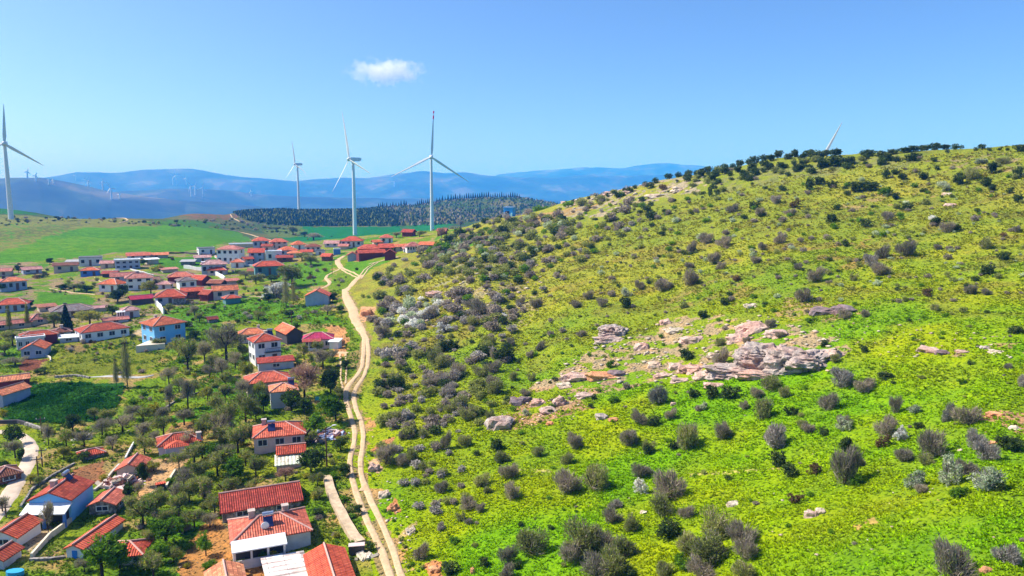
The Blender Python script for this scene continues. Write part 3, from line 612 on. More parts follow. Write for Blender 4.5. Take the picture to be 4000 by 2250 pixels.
    if solar:
        x, y = solar[0] * W, solar[1] * D; zc = h + rh * (1 - (abs(solar[1]) if w >= d else abs(solar[0]))) + .05
        q = MB(); 
        for a in (-.5, .5): q.tube((x + a, y, zc - .5), (x + a, y, zc + .62), .04); q.tube((x + a, y - .8, zc - .6), (x + a, y, zc + .6), .03)
        q.tube((x - .52, y, zc + .45), (x + .52, y, zc + .45), .03)
        wh = q.build('solar_water_heater', M_DARK, t)
        q = MB(); q.tube((x - .6, y, zc + .8), (x + .6, y, zc + .8), .24, n=12); q.build('tank', M_TANK, wh)
        q = MB(); q.prism([(x - .5, y - .85, zc - .42), (x + .5, y - .85, zc - .42), (x + .5, y - .12, zc + .5), (x - .5, y - .12, zc + .5)], [(x - .5, y - .9, zc - .36), (x + .5, y - .9, zc - .36), (x + .5, y - .17, zc + .56), (x - .5, y - .17, zc + .56)]); q.build('panel', M_PANEL, wh)
    if dish:
        q = MB(); q.ball((-.15 * W, -.62 * D, h + .75), .45, .12, .45, 14, 8); q.tube((-.15 * W, -.6 * D, h), (-.15 * W, -.6 * D, h + .7), .04); q.build('satellite_dish', M_WHITE, t)
    if porch:   # (x0, x1 as -1..1, depth px, roof colour key, wall key)
        x0, x1 = porch[0] * W, porch[1] * W; dp = porch[2] * s; ph = h * (porch[5] if len(porch) > 5 else .92)
        m = MB()
        m.box(x0, -D - dp, zlow, x1, -D, 0.0)
        for x in np.linspace(x0 + .12, x1 - .12, 4): m.box(x - .11, -D - dp + .05, 0, x + .11, -D - dp + .27, ph - .12)
        m.box(x0 + .3, -D - dp + .1, 0, x1 - .3, -D - dp + .2, .75)
        pr = m.build('porch', WC[porch[4]], t)
        m = MB(); e = [(x0 - .15, -D - dp - .25, ph - .1), (x1 + .15, -D - dp - .25, ph - .1), (x1 + .15, -D - .005, ph + .25), (x0 - .15, -D - .005, ph + .25)]
        m.prism([(a, b, c - .12) for a, b, c in e], e); m.build('canopy', RC[porch[3]], pr)
        m = MB(); m.box(x0 + .1, -D - .06, .02, x1 - .1, -D - .003, ph - .15); m.build('porch_shade_sheet', WC['dark'], pr)  # dark sheet paints the canopy's shade onto the back wall
    if front:   # projecting wing (u centre -1..1, width px, depth px, height factor, rise px)
        u, fw, fd, fh, fr_ = front; x = u * W; fw *= s; fd *= s; hh2 = h * fh; fr_ *= s
        m = MB(); m.box(x - fw / 2, -D - fd, zlow, x + fw / 2, -D + .3, hh2 - .01); wg = m.build('front_wing', WC[wc], t)
        m = MB(); o_ = .2; zr2 = hh2 + fr_
        A1, B1, A2, B2 = (x - fw / 2 - o_, -D - fd - o_, hh2), (x + fw / 2 + o_, -D - fd - o_, hh2), (x - fw / 2 - o_, -D + .25, hh2), (x + fw / 2 + o_, -D + .25, hh2)
        C1, C2 = (x, -D - fd * .35, zr2), (x, -D + .25, zr2)
        m.face([A1, B1, C1]); m.face([B1, B2, C2, C1]); m.face([A2, A1, C1, C2]); m.face([A2, B2, B1, A1]); m.face([B2, A2, C2]); m.build('wing_roof', RC[rc], wg)
    if balcony:
        m = MB(); bd = 1.1; m.box(-W * .3, -D - bd, h * .5 - .1, W, -D, h * .5); 
        for x in np.linspace(-W * .3 + .05, W - .05, 9): m.box(x - .03, -D - bd, h * .5, x + .03, -D - bd + .06, h * .5 + .8)
        m.box(-W * .3, -D - bd, h * .5 + .8, W, -D - bd + .08, h * .5 + .88); m.build('balcony', M_DARK, t)
    return t
K = dict
H_ = [
 (1052,2030,280,205,74,42,4,'hip','red','pale','bungalow with solar heater, white porch canopy and hipped red roof near the track',K(win=(0,1,1,1),door='',ch=[(-.45,.2),(.45,.35)],solar=(-.05,-.3),porch=(-1,.30,62,'white','pale',.95),dish=True,ov=6)),
 (1016,1922,285,190,42,34,4,'gable','dark','stone','long narrow barn with weathered red tiles directly behind the porch bungalow',K(win=(2,0,0,1),door='',ov=6,name='barn',cat='barn')),
 (1290,2215,330,150,55,30,((1297,2250),(1254,2109)),'gable','stripe','beige','barn with bright striped red gable roof beside the track at the bottom edge',K(win=(0,0,0,1),door='',ov=6,name='barn',cat='barn')),
 (1122,2225,250,150,38,6,((1150,2250),(1110,2130)),'shed','rust','pink','low shed with patchy white and rusty sheet roof beside the bright red barn',K(win=(0,0,0,1),door='',ov=4,name='shed',cat='shed')),
 (880,2240,150,130,50,28,((893,2250),(880,2185)),'gable','orange','beige','house with pale ridge on its orange roof, cut by the bottom edge',K(win=(0,0,0,1),door='')),
 (1090,1664,185,140,55,30,0,'hip','red','pink','pink walled house with solar heater on hipped roof, left of the rubbish heap',K(win=(3,1,1,1),door='',solar=(-.3,-.35),ch=[(-.6,.4)],ov=5)),
 (1137,1746,100,70,34,18,0,'gable','red','beige','small red roofed outbuilding in front of the pink house',K(win=(0,0,0,1),door='',name='outbuilding',cat='shed')),
 (1128,1793,92,90,22,8,0,'shed','cream','pink','lean-to shed with cream corrugated roof beside a round dark tree',K(win=(0,0,0,1),door='',name='shed',cat='shed')),
 (1032,1313,98,90,88,20,((1020,1402),(1115,1390)),'hip','red','white','three storey white house with balcony on its shaded front',K(win=(2,2,2,2),door='F',balcony=True,ch=[(.2,.3)],solar=(.5,.2))),
 (985,1290,95,60,36,16,3,'hip','orange','pink','low orange roofed house tucked behind the three storey white house',K(win=(2,0,1,1),ch=[(.5,.2)])),
 (1128,1280,130,62,42,20,((1094,1253),(1189,1293)),'gable','orange','dark','dark walled barn with sloping orange roof behind the white balcony house',K(win=(0,0,0,1),door='',name='barn',cat='barn')),
 (1243,1307,110,80,44,18,-3,'hip','magenta','pink','house with flat crimson roof and veranda nearest the upper cut bank',K(win=(3,1,1,1),porch=(-1,.2,26,'dark','white'))),
 (1310,1328,36,40,30,6,-20,'shed','white','white','small white shed at the right end of the crimson roofed house',K(win=(0,0,0,1),door='',name='shed',cat='shed',ov=2)),
 (1076,1403,130,60,30,8,4,'shed','dark','bluegrey','long low annexe with dark red lean-to roof below the balcony house',K(win=(1,0,0,1),door='',name='outbuilding',cat='shed')),
 (1045,1464,160,115,52,26,6,'hip','red','beige','wide house with plain red hipped roof behind a pink leafless tree',K(win=(2,0,1,1),door='')),
 (1107,1506,100,92,62,18,2,'hip','orange','pale','square house with orange roof among dark green trees',K(win=(1,0,1,1),door='',solar=(.6,.4))),
 (1242,1140,82,86,36,18,((1241,1141),(1264,1119)),'gable','red','bluegrey','lone cottage with dark slate blue gable end beside the track junction',K(win=(0,0,0,1),door='',near=True,name='cottage',cat='cottage')),
 (700,1703,150,105,44,24,2,'hip','red','lilac','lilac walled farmhouse with projecting front wing above the bare yard',K(win=(0,0,1,1),door='',front=(-.18,78,30,.9,16),ch=[(.9,-.7)])),
 (356,1759,80,52,20,12,8,'hip','red','stone','small isolated red roof among bushes left of the sloping garden wall',K(win=(0,0,0,1),door='',name='outbuilding',cat='shed')),
 (520,1802,105,88,34,20,((507,1815),(548,1768)),'gable','red','beige','red gabled barn at the top of the yard beside the garden wall',K(win=(0,0,0,1),door='',name='barn',cat='barn')),
 (422,1938,110,95,40,18,((401,1950),(448,1906)),'gable','red','stone','grey stone hut with red gabled roof below the collapsed roof',K(win=(1,0,1,1),door='',name='stone_hut',cat='hut')),
 (240,1903,165,150,84,30,((215,1921),(290,1866)),'gable','red','blue','big blue and white house with white awning and solar heater on its roof',K(win=(0,1,0,1),door='',solar=(.6,.1),ch=[(-.1,.3)],ov=6)),
 (58,2052,140,105,52,24,((13,2044),(82,1999)),'gable','stripe','white','striped red roofed house at left edge beside the blue gabled house',K(win=(0,1,1,1),door='')),
 (8,2150,95,80,42,20,((-10,2160),(40,2128)),'gable','stripe','lilac','small striped red roofed house cut by the left edge, lowest one',K(win=(0,1,1,1),door='')),
 (372,2075,240,66,44,14,((269,2145),(471,2004)),'gable','stripe','white','long narrow outbuilding with bright blue door in its white gable end',K(win=(0,0,0,1),door='L',mat_door=M_BDOOR,name='outbuilding',cat='outbuilding')),
 (506,2127,120,120,42,26,-18,'hip','red','beige','square red hipped house half hidden by a bright green tree',K(win=(1,1,1,1),door='')),
 (22,1832,80,90,34,20,10,'hip','brown','brick','brown roofed house at left edge inside the bend of the village road',K(win=(1,1,0,1),door='')),
 (40,1473,120,56,34,12,2,'gable','orange','darkred','upper of two long red roofs at the left edge beside the lush field',K(win=(0,0,0,1),door='',name='barn',cat='barn')),
 (36,1516,125,66,46,16,((0,1530),(93,1502)),'gable','orange','bluegrey','lower of two long red roofs at the left edge beside the lush field',K(win=(0,0,0,1),door='',name='barn',cat='barn')),
 (150,1298,120,62,42,12,2,'hip','red','darkred','red roofed house directly behind the white block with square windows',K(win=(0,1,1,1),door='')),
 (118,1318,90,40,40,3,2,'flat','white','lilac','white flat topped block with square windows above the orange gabled house',K(win=(4,0,1,1),door='',ov=2)),
 (140,1344,95,78,36,20,((124,1352),(168,1322)),'gable','orange','bluegrey','orange gabled house with blue grey front, left of the sunny terrace',K(win=(0,0,2,1),door='')),
 (398,1272,165,100,38,20,14,'hip','red','white','wide white bungalow with vivid red hipped roof above the sunny terrace',K(win=(4,2,2,1),door='',ov=4)),
 (238,1286,60,50,24,12,5,'hip','brown','bluegrey','small brown roofed house just left of the wide white bungalow',K(win=(1,1,1,1),ch=[(.1,0)])),
 (636,1246,128,110,70,20,24,'hip','orange','blue','tall sky blue house with orange hipped roof standing on a paved terrace',K(win=(2,3,2,2),door='',ch=[(-.3,.4)],ov=7)),
 (40,1256,130,40,22,10,10,'gable','pink','beige','long pink roofed row behind the two yellow poplars',K(win=(2,0,0,1),door='')),
 (150,1234,62,44,20,14,12,'hip','pink','beige','small pink hipped roof at the right end of the long pink row',K(win=(1,0,0,1),door='')),
 (45,1088,92,60,34,12,4,'hip','orange','bluegrey','blue grey house with orange roof and chimney at the left edge',K(win=(4,1,0,1),ch=[(-.6,.2)])),
 (50,1174,110,64,26,16,2,'hip','red','bluegrey','low house with wide red roof at the left edge above the poplars',K(win=(4,0,0,1))),
 (122,1046,66,40,14,7,4,'gable','pink','bluegrey','narrow house with pink roof left of the ploughed plot',K(win=(2,0,0,1))),
 (257,1030,85,42,24,6,4,'gable','brown','beige','tan house with brown roof below the village green field',K(win=(2,0,1,1))),
 (354,1004,82,46,28,2,6,'flat','flatgrey','pale','unfinished grey block with flat roof at the field edge',K(win=(3,1,1,1),ov=1)),
 (352,1048,66,40,22,8,-6,'hip','orange','deepblue','small house with bright blue wall and orange roof',K(win=(2,1,1,1))),
 (497,1014,92,50,30,2,-4,'flat','white','bluegrey','two storey house with white flat roof and blue grey walls',K(win=(4,2,1,2),ov=3)),
 (540,991,84,40,13,8,2,'gable','red','lilac','longer red roof directly behind the white flat roofed house',K(win=(2,0,0,1),door='')),
 (612,990,84,36,12,6,2,'gable','orange','beige','low orange roof at the right end of the field edge row',K(win=(1,0,0,1),door='')),
 (440,1097,82,58,28,14,-24,'hip','orange','white','small white house with orange hipped roof left of the white two storey one',K(win=(2,1,1,1))),
 (487,1070,100,40,20,10,6,'gable','pink','bluegrey','long pink roof behind the small orange hipped roof',K(win=(2,0,0,1),door='')),
 (542,1074,98,56,42,14,-8,'hip','pink','white','bright white two storey house beside a yellow green tree',K(win=(3,1,1,2),ch=[(-.1,.2)])),
 (666,1141,112,78,28,20,5,'hip','red','lilac','lilac house with big pyramid roof above a tall white wall',K(win=(3,1,1,1),ov=6)),
 (550,1158,82,48,20,9,10,'gable','magenta','dark','open barn with crimson sheet roof left of the pyramid roofed house',K(win=(0,0,0,1),door='',name='barn',cat='barn')),
 (508,1202,60,45,28,10,10,'hip','pink','lilac','small lilac house with white canopied lean-to above the wide white bungalow',K(win=(1,1,0,1),porch=(-1.9,-.9,10,'white','white'))),
 (280,1198,150,86,22,16,4,'hip','grey','beige','wide house with faded grey tiled roof beside the dark conifer',K(win=(3,0,1,1),ch=[(-.3,.3)],ov=6)),
 (900,964,92,60,50,11,-18,'hip','pink','white','large white two storey house in the middle of the upper village',K(win=(4,1,2,2))),
 (1018,931,62,42,28,10,-4,'hip','red','bluegrey','house with white side wall highest on the village road',K(win=(3,1,1,1))),
 (1088,936,66,40,26,10,2,'hip','red','pink','pink house with red roof right of the highest roadside house',K(win=(3,1,1,2))),
 (1165,946,48,36,20,10,6,'hip','orange','white','small white house with orange roof at the upper village end',K(win=(1,1,1,1))),
 (1222,956,60,36,20,8,2,'hip','brown','pale','grey walled house with brown roof right of the small orange one',K(win=(3,1,0,1))),
 (1278,994,36,30,18,8,-20,'gable','red','brick','tiny brick shed beside the street lamp',K(win=(0,0,0,1),door='',name='brick_shed',cat='shed')),
 (1124,968,70,46,22,10,4,'hip','orange','bluegrey','orange roofed house with deep shade under its eaves, upper village middle',K(win=(3,0,0,1))),
 (1068,981,64,46,34,2,-6,'flat','white','white','white cube house with flat roof in the upper village',K(win=(2,1,1,1),ov=1)),
 (1003,976,58,52,38,12,8,'gable','red','bluegrey','blue grey gabled house between the two large white houses',K(win=(2,1,1,2))),
 (1050,1027,116,58,34,14,5,'hip','red','teal','teal walled house with broad red roof at the village edge',K(win=(3,1,0,1))),
 (835,1022,96,54,38,12,2,'hip','pink','bluegrey','house with dark front and white stair tower at its left',K(win=(4,0,0,1))),
 (804,968,64,42,20,2,6,'flat','flatgrey','white','small white flat roofed house beside the green field',K(win=(2,1,1,1),ov=1)),
 (707,1069,98,58,20,13,2,'hip','red','darkred','broad red roof behind the white two window house',K(win=(0,0,0,1),door='')),
 (784,1082,58,50,22,12,-30,'gable','red','darkred','red gable right of the white two window house',K(win=(0,0,0,1),door='')),
 (727,1088,66,50,32,8,4,'hip','grey','white','white house with two dark square windows below the broad red roof',K(win=(2,0,0,1),door='')),
 (878,1122,96,48,32,14,0,'gable','orange','pink','pink house with rectangular orange roof at lower right of the old quarter',K(win=(2,0,0,1),door='',ov=4)),
 (812,1139,48,42,26,12,-35,'gable','red','darkred','dark red walled house left of the rectangular orange roof',K(win=(0,0,0,1))),
 (904,1156,60,40,22,8,4,'hip','red','teal','low teal walled shed in front of the rectangular orange roof',K(win=(0,0,0,1),door='',name='shed',cat='shed')),
 (750,1128,80,44,24,10,6,'gable','red','brick','brick house between the pyramid roof and the dark red walled house',K(win=(2,0,0,1))),
 (1376,930,84,56,24,13,2,'hip','red','pale','detached house with bright red hipped roof left of the barn complex',K(win=(4,0,0,1),ov=5)),
 (1510,920,50,36,22,9,4,'hip','red','white','small white house under the right hand turbines skyline field',K(win=(2,1,1,1))),
 (1597,900,46,32,16,8,-18,'gable','dark','darkred','open dark red shelter near the base of the rightmost tall turbine',K(win=(0,0,0,1),door='',name='shelter',cat='shed')),
 (1448,980,112,44,22,9,2,'gable','red','darkred','front range of the red barn complex, long and low',K(win=(0,0,0,1),door='',name='barn',cat='barn',ov=4)),
 (1524,980,46,40,24,12,((1522,984),(1533,968)),'gable','red','darkred','right gable of the red barn complex facing the camera',K(win=(0,0,0,1),door='',name='barn',cat='barn')),
 (1443,961,90,46,20,12,0,'hip','red','darkred','upper hipped roof of the red barn complex',K(win=(0,0,0,1),door='',name='barn',cat='barn')),
 (1508,958,56,44,20,11,-12,'gable','red','brick','small gable behind the right end of the barn complex',K(win=(0,0,0,1),door='',name='barn',cat='barn')),
 (1376,990,40,36,20,9,((1378,996),(1382,980)),'gable','dark','bluegrey','little dark gabled shed at the left end of the barn complex',K(win=(0,0,0,1),door='',name='shed',cat='shed')),
 (1564,957,50,36,14,7,2,'gable','orange','beige','orange roof between the barn complex and the long banded house',K(win=(1,0,0,1),door='')),
 (1612,952,56,40,22,12,0,'hip','pink','pale','house with long dark window band and pale stripes',K(win=(5,0,0,1),door='')),
 (1676,949,72,44,14,8,-10,'gable','orange','beige','orange gabled house farthest right in the village',K(win=(2,0,0,1),door='')),
 (1297,944,56,36,14,8,4,'gable','pink','lilac','pink roofed house between dark bushes left of the detached red one',K(win=(2,0,0,1),door='')),
 (1316,972,28,22,18,3,-10,'flat','white','deepblue','small blue walled shed at the head of the dirt track',K(win=(0,0,0,1),door='',name='shed',cat='shed',ov=0)),
 (1728,896,34,30,16,7,-20,'gable','brown','brick','ruined rusty brown hut on the slope right of the village',K(win=(0,0,0,1),door='',name='ruined_hut',cat='hut')),
 (420,1022,46,36,18,7,-8,'gable','pink','beige','tan gabled cottage just left of the white flat roofed house',K(win=(1,1,1,1))),
 (592,1010,46,30,16,3,4,'shed','white','beige','white roofed lean-to below the low orange field edge roof',K(win=(0,0,0,1),door='',name='shed',cat='shed')),
 (590,1088,60,40,20,9,14,'gable','brown','beige','brown gable right of the bright white two storey house',K(win=(1,0,0,1))),
 (432,1062,52,36,14,6,-30,'gable','dark','dark','dark roofed barn left of the long pink roof',K(win=(0,0,0,1),door='',name='barn',cat='barn')),
 (645,1102,50,38,18,8,-10,'hip','pink','lilac','lilac cottage left of the two window house',K(win=(1,1,1,1))),
 (850,1046,72,40,20,9,3,'hip','red','pink','red hipped roof directly below the dark fronted house',K(win=(2,0,0,1))),
 (928,1016,50,36,22,8,-12,'hip','red','white','small white house at the foot of the large white two storey one',K(win=(1,1,0,1))),
 (948,952,104,40,12,2,2,'flat','white','beige','long white flat roof behind the large white two storey house',K(win=(0,0,0,1),door='',ov=2)),
 (966,1006,34,30,22,6,10,'gable','red','bluegrey','narrow blue grey house left of the gabled blue grey one',K(win=(1,1,0,2))),
 (1112,1000,62,36,16,6,6,'gable','dark','brick','low dark red barn right of the teal walled house',K(win=(1,0,0,1),door='',name='barn',cat='barn')),
 (1150,982,50,34,18,7,-6,'hip','orange','lilac','lilac house below the small orange roofed one',K(win=(2,0,0,1))),
 (1198,978,44,32,14,6,10,'gable','red','white','white cottage under the grey walled brown roofed house',K(win=(1,1,0,1))),
 (1046,956,40,30,22,6,2,'gable','red','pink','pink gable between the highest roadside house and the white cube',K(win=(1,0,0,1))),
 (1250,976,36,28,14,5,-4,'flat','flatgrey','pale','small grey block left of the blue walled shed',K(win=(1,0,0,1),ov=0)),
 (1344,956,36,26,12,6,-10,'gable','pink','beige','little pink roof under the left eave of the detached red house',K(win=(0,0,0,1),door='',name='shed',cat='shed')),
 (1474,940,38,28,12,6,14,'gable','orange','beige','little orange roof behind the barn complex',K(win=(1,0,0,1),door='')),
 (1592,968,36,24,10,4,6,'shed','pink','lilac','low lilac shed under the orange roof right of the barn complex',K(win=(0,0,0,1),door='',name='shed',cat='shed')),
 (18,1052,52,38,18,8,2,'gable','pink','beige','pink gabled cottage at left edge above the orange roofed house',K(win=(1,0,0,1))),
 (182,1192,62,44,16,6,20,'shed','brown','beige','beige shed left of the wide grey tiled house',K(win=(1,0,0,1),door='',name='shed',cat='shed')),
 (392,1196,46,34,14,5,-10,'gable','pink','beige','little beige barn right of the wide grey tiled house',K(win=(0,0,0,1),door='',name='barn',cat='barn')),
 (450,1242,92,40,14,6,6,'gable','pink','bluegrey','long pink roofed shed above the wide white bungalow',K(win=(1,0,0,1),door='',name='shed',cat='shed')),
 (270,1312,60,40,20,6,-6,'shed','white','bluegrey','blue grey annexe with white roof right of the orange gabled house',K(win=(1,1,0,1),door='',name='outbuilding',cat='shed')),
 (660,1048,60,30,10,4,2,'shed','pink','beige','low pink lean-to behind the broad red roof',K(win=(0,0,0,1),door='',name='shed',cat='shed')),
 (848,1098,62,40,14,8,-28,'gable','brown','dark','brown gabled barn behind the rectangular orange roof',K(win=(0,0,0,1),door='',name='barn',cat='barn')),
 (905,1092,52,32,12,6,4,'shed','pink','pink','pink lean-to right of the brown gabled barn',K(win=(0,0,0,1),door='',name='shed',cat='shed')),
 (700,1158,40,34,22,6,-4,'shed','dark','stone','stone annexe at the right end of the pyramid roofed house',K(win=(0,1,0,1),door='',name='outbuilding',cat='shed')),
 (828,1240,36,30,14,6,14,'gable','dark','stone','tiny stone shed in the open green slope',K(win=(0,0,0,1),door='',name='stone_shed',cat='shed')),
 (790,1000,60,34,16,6,8,'gable','pink','bluegrey','pink gable below the small white flat roofed house',K(win=(1,0,0,1))),
 (735,1018,50,32,12,5,-6,'shed','flatgrey','stone','grey stone barn at the left end of the long white wall',K(win=(0,0,0,1),door='',name='barn',cat='barn')),
 (1000,1052,60,34,12,6,2,'gable','brown','beige','brown roofed barn below the teal walled house',K(win=(0,0,0,1),door='',name='barn',cat='barn')),
 (870,996,44,34,20,7,16,'hip','orange','white','white cottage left of the large two storey house',K(win=(1,1,1,1))),
 (285,1018,44,30,14,5,-8,'shed','flatgrey','stone','stone shed right of the tan brown roofed house',K(win=(0,0,0,1),door='',name='shed',cat='shed')),
]
for h_ in H_:
    house(*h_[:7], rt=h_[7], rc=h_[8], wc=h_[9], lab=h_[10], **h_[11])
# open porch of the big blue house: awning, columns, dark sheet for the shade within
def solid_thing(name, mb, mat, lab, cat, **kw):
    o = mb.build(name, mat); tag(o, lab, cat, **kw); return o
b = [o for o in COL.objects if o.get('label', '').startswith('big blue and white')][0]
s = mpp(b.location); W, D, hh = 165 * s / 2, 150 * s / 2, 84 * s
m = MB(); 
e = [(-W - 1.9, -D - .2, hh * .60), (-W - 1.9, D + .2, hh * .60), (-W - .02, D + .2, hh * .84), (-W - .02, -D - .2, hh * .84)]
m.prism([(x, y, z - .12) for x, y, z in e], e); aw = m.build('awning', RC['white'], b)
m = MB()
for y in (-D, 0, D): m.box(-W - 1.75, y - .15, -1.5, -W - 1.45, y + .15, hh * .60 - .06)
m.box(-W - 1.8, D - .2, -1.5, -W, D - .05, hh * .6); m.build('column', WC['deepblue'], b)
m = MB(); m.box(-W - .05, -D + .3, -1.2, -W - .005, D - .3, hh * .60); m.build('awning_shade_sheet', WC['dark'], b)  # dark sheet over the gable wall paints the shade under the awning
# white stair tower, blue hut, walls, terrace
def wall(pts, hpx, tpx, mat, lab, name='garden_wall', cat='wall'):
    m = MB(); P = [hit(*p) for p in pts]; s = mpp(P[0]); h_, t_ = hpx * s, max(.2, tpx * s)
    Q = []
    for a, b_ in zip(P[:-1], P[1:]):
        n = max(1, int((b_ - a).length / 2.5))
        for k in range(n): Q.append(a.lerp(b_, k / n))
    Q.append(P[-1]); L, Rr = [], []
    for i, q in enumerate(Q):
        d = (Q[min(i + 1, len(Q) - 1)] - Q[max(i - 1, 0)]); d.z = 0; d.normalize(); nrm = Vector((-d.y, d.x, 0)) * t_ / 2; z = float(H(q.x, q.y))
        L.append((q + nrm, z)); Rr.append((q - nrm, z))
    for i in range(len(Q) - 1):
        (a, za), (b_, zb), (c, _), (d, _) = L[i], L[i + 1], Rr[i + 1], Rr[i]
        jt = lambda v, z: (v.x, v.y, z)
        ha = h_ * (1 + .12 * math.sin(i * 1.7)); hb = h_ * (1 + .12 * math.sin(i * 1.7 + 1.7))
        lo = [jt(a, za - .5), jt(b_, zb - .5), jt(c, zb - .5), jt(d, za - .5)]; hi = [jt(a, za + ha), jt(b_, zb + hb), jt(c, zb + hb), jt(d, za + ha)]
        m.face([lo[3], lo[2], hi[2], hi[3]]); m.face([lo[1], lo[0], hi[0], hi[1]]); m.face(hi[::-1])
        if i == 0: m.face([lo[0], lo[3], hi[3], hi[0]])
        if i == len(Q) - 2: m.face([lo[2], lo[1], hi[1], hi[2]])
    LM.append((lab, pts[len(pts) // 2][0], pts[len(pts) // 2][1]))
    return solid_thing(name, m, mat, lab, cat)
M_STONEW = WC['stone']
wall([(292,1815),(210,1860),(126,1914),(81,1985)], 9, 7, M_STONEW, 'stone garden wall running down beside the pale village road')
wall([(466,1820),(404,1892),(368,1920)], 10, 8, M_CONC, 'garden wall descending left of the collapsed roof')
wall([(524,1735),(508,1765),(490,1798)], 12, 4, M_WHITE, 'thin white wall rising above the red gabled barn')
wall([(278,2040),(197,2102),(124,2182)], 20, 8, M_CREAM, 'pale yard wall in front of the big blue gabled house')
wall([(116,2190),(200,2188),(256,2180)], 10, 12, M_STONEW, 'rough stone wall by the bottom left corner')
wall([(686,1840),(650,1905),(565,1948)], 10, 7, M_CREAM, 'low curved wall along the lower edge of the bare yard')
wall([(0,1655),(70,1655),(100,1660)], 14, 8, WC['dark'], 'dark wall along the upper side of the road bend')
wall([(100,1660),(160,1680),(190,1700)], 12, 10, M_STONEW, 'pale stone wall right of the road bend below the lush field')
wall([(719,1048),(800,1058),(840,1075),(879,1094)], 13, 4, M_WHITE, 'long bright white wall crossing the old quarter')
wall([(608,1188),(622,1205),(640,1228)], 22, 4, M_WHITE, 'tall white wall below the pyramid roofed house')
wall([(165,1388),(196,1400),(198,1412)], 8, 4, M_CREAM, 'short pale wall beside the orange gabled house')
wall([(440,1060),(500,1052),(560,1066),(600,1078)], 5, 3, M_WHITE, 'low white wall behind the long pink roof')
wall([(640,990),(720,990),(800,998),(900,1000)], 6, 5, WC['dark'], 'dark hedge like wall at the foot of the green field')
wall([(840,1005),(900,1030),(960,1040),(1000,1040)], 7, 4, M_WHITE, 'white wall below the large white two storey house')
wall([(215,1475),(290,1470),(350,1478)], 7, 8, M_STONEW, 'rough stone bank left of the grey paved road')
wall([(640,1600),(700,1560),(760,1540),(820,1525)], 6, 6, M_STONEW, 'dry stone wall between the orchard terraces')
wall([(1279,1872),(1290,1920),(1318,1985),(1350,2050),(1385,2105),(1408,2130)], 17, 32, M_BANK, 'long pale concrete retaining wall tapering uphill beside the dirt track', 'retaining_wall')
m = MB(); p = hit(1394, 2160); s = mpp(p); m.box(-30 * s, -14 * s, -.3, 30 * s, 14 * s, 34 * s); o = m.build('water_trough', WC['dark']); o.location = p; o.rotation_euler = (0, 0, R(10)); tag(o, 'dark square trough at the lower end of the pale retaining wall', 'trough')
m = MB(); m.box(-31 * s, -15 * s, 34 * s, 31 * s, 15 * s, 36 * s); m.build('lid', WC['pink'], o)
p = hit(590, 1366); s = mpp(p); m = MB(); m.prism([(-52*s,-22*s,-1.2),(50*s,-22*s,-1.2),(52*s,30*s,-1.2),(-5*s,70*s,-1.2)], [(-52*s,-22*s,24*s),(50*s,-22*s,24*s),(52*s,30*s,24*s),(-5*s,70*s,24*s)])
o = solid_thing('terrace', m, M_CREAM, 'raised pale concrete terrace in front of the sky blue house', 'terrace'); o.location = p; o.rotation_euler = (0, 0, -math.atan2(p.x, p.y))
p = hit(803, 1072); s = mpp(p); m = MB(); m.box(-12*s,-8*s,-1,12*s,8*s,48*s); m.box(-14*s,-9*s,48*s,14*s,9*s,51*s)
o = solid_thing('stair_tower', m, WC['white'], 'slim white stair tower beside the dark fronted house', 'tower'); o.location = p; o.rotation_euler = (0, 0, .4)
# blue hut on the ridge
X_, Y_, _z = raydir(1990, 800); rr_ = np.linspace(250, 450, 200); zz_ = H(X_*rr_, Y_*rr_); k_ = int(np.argmax(zz_/rr_)); p = Vector((X_*rr_[k_], Y_*rr_[k_], float(zz_[k_]))); s = mpp(p); t = empty('blue_hut', p, R(-18)); tag(t, 'bright blue box shaped hut standing alone on the ridge saddle', 'hut'); LM.append(('the blue hut', 1990, 830))
m = MB(); m.box(-19*s,-15*s,-1.5,19*s,15*s,37*s); m.build('wall', mat_flat('hut_blue', (.04,.34,.95)), t)
m = MB(); m.box(-21*s,-17*s,37*s,21*s,17*s,40*s); m.build('roof', mat_flat('hut_roof_blue', (.25,.45,.85)), t)
m = MB(); m.box(-19*s-.12,-13*s,2*s,-19*s-.01,13*s,32*s); m.build('side_panel', mat_flat('pale_blue_panel', (.45,.75,.9)), t)
m = MB(); m.box(-19*s-.2,-7*s,7*s,-19*s-.12,5*s,25*s); m.build('window', mat_flat('window_blue', (.02,.2,.6)), t)
m = MB(); m.box(10*s,-15*s-.1,1*s,16*s,-15*s-.01,17*s); m.build('door', mat_flat('pale_blue_door', (.45,.8,.85)), t)
m = MB(); m.box(-12*s,-15*s-.1,14*s,4*s,-15*s-.01,24*s); m.build('window', M_GLASS, t)
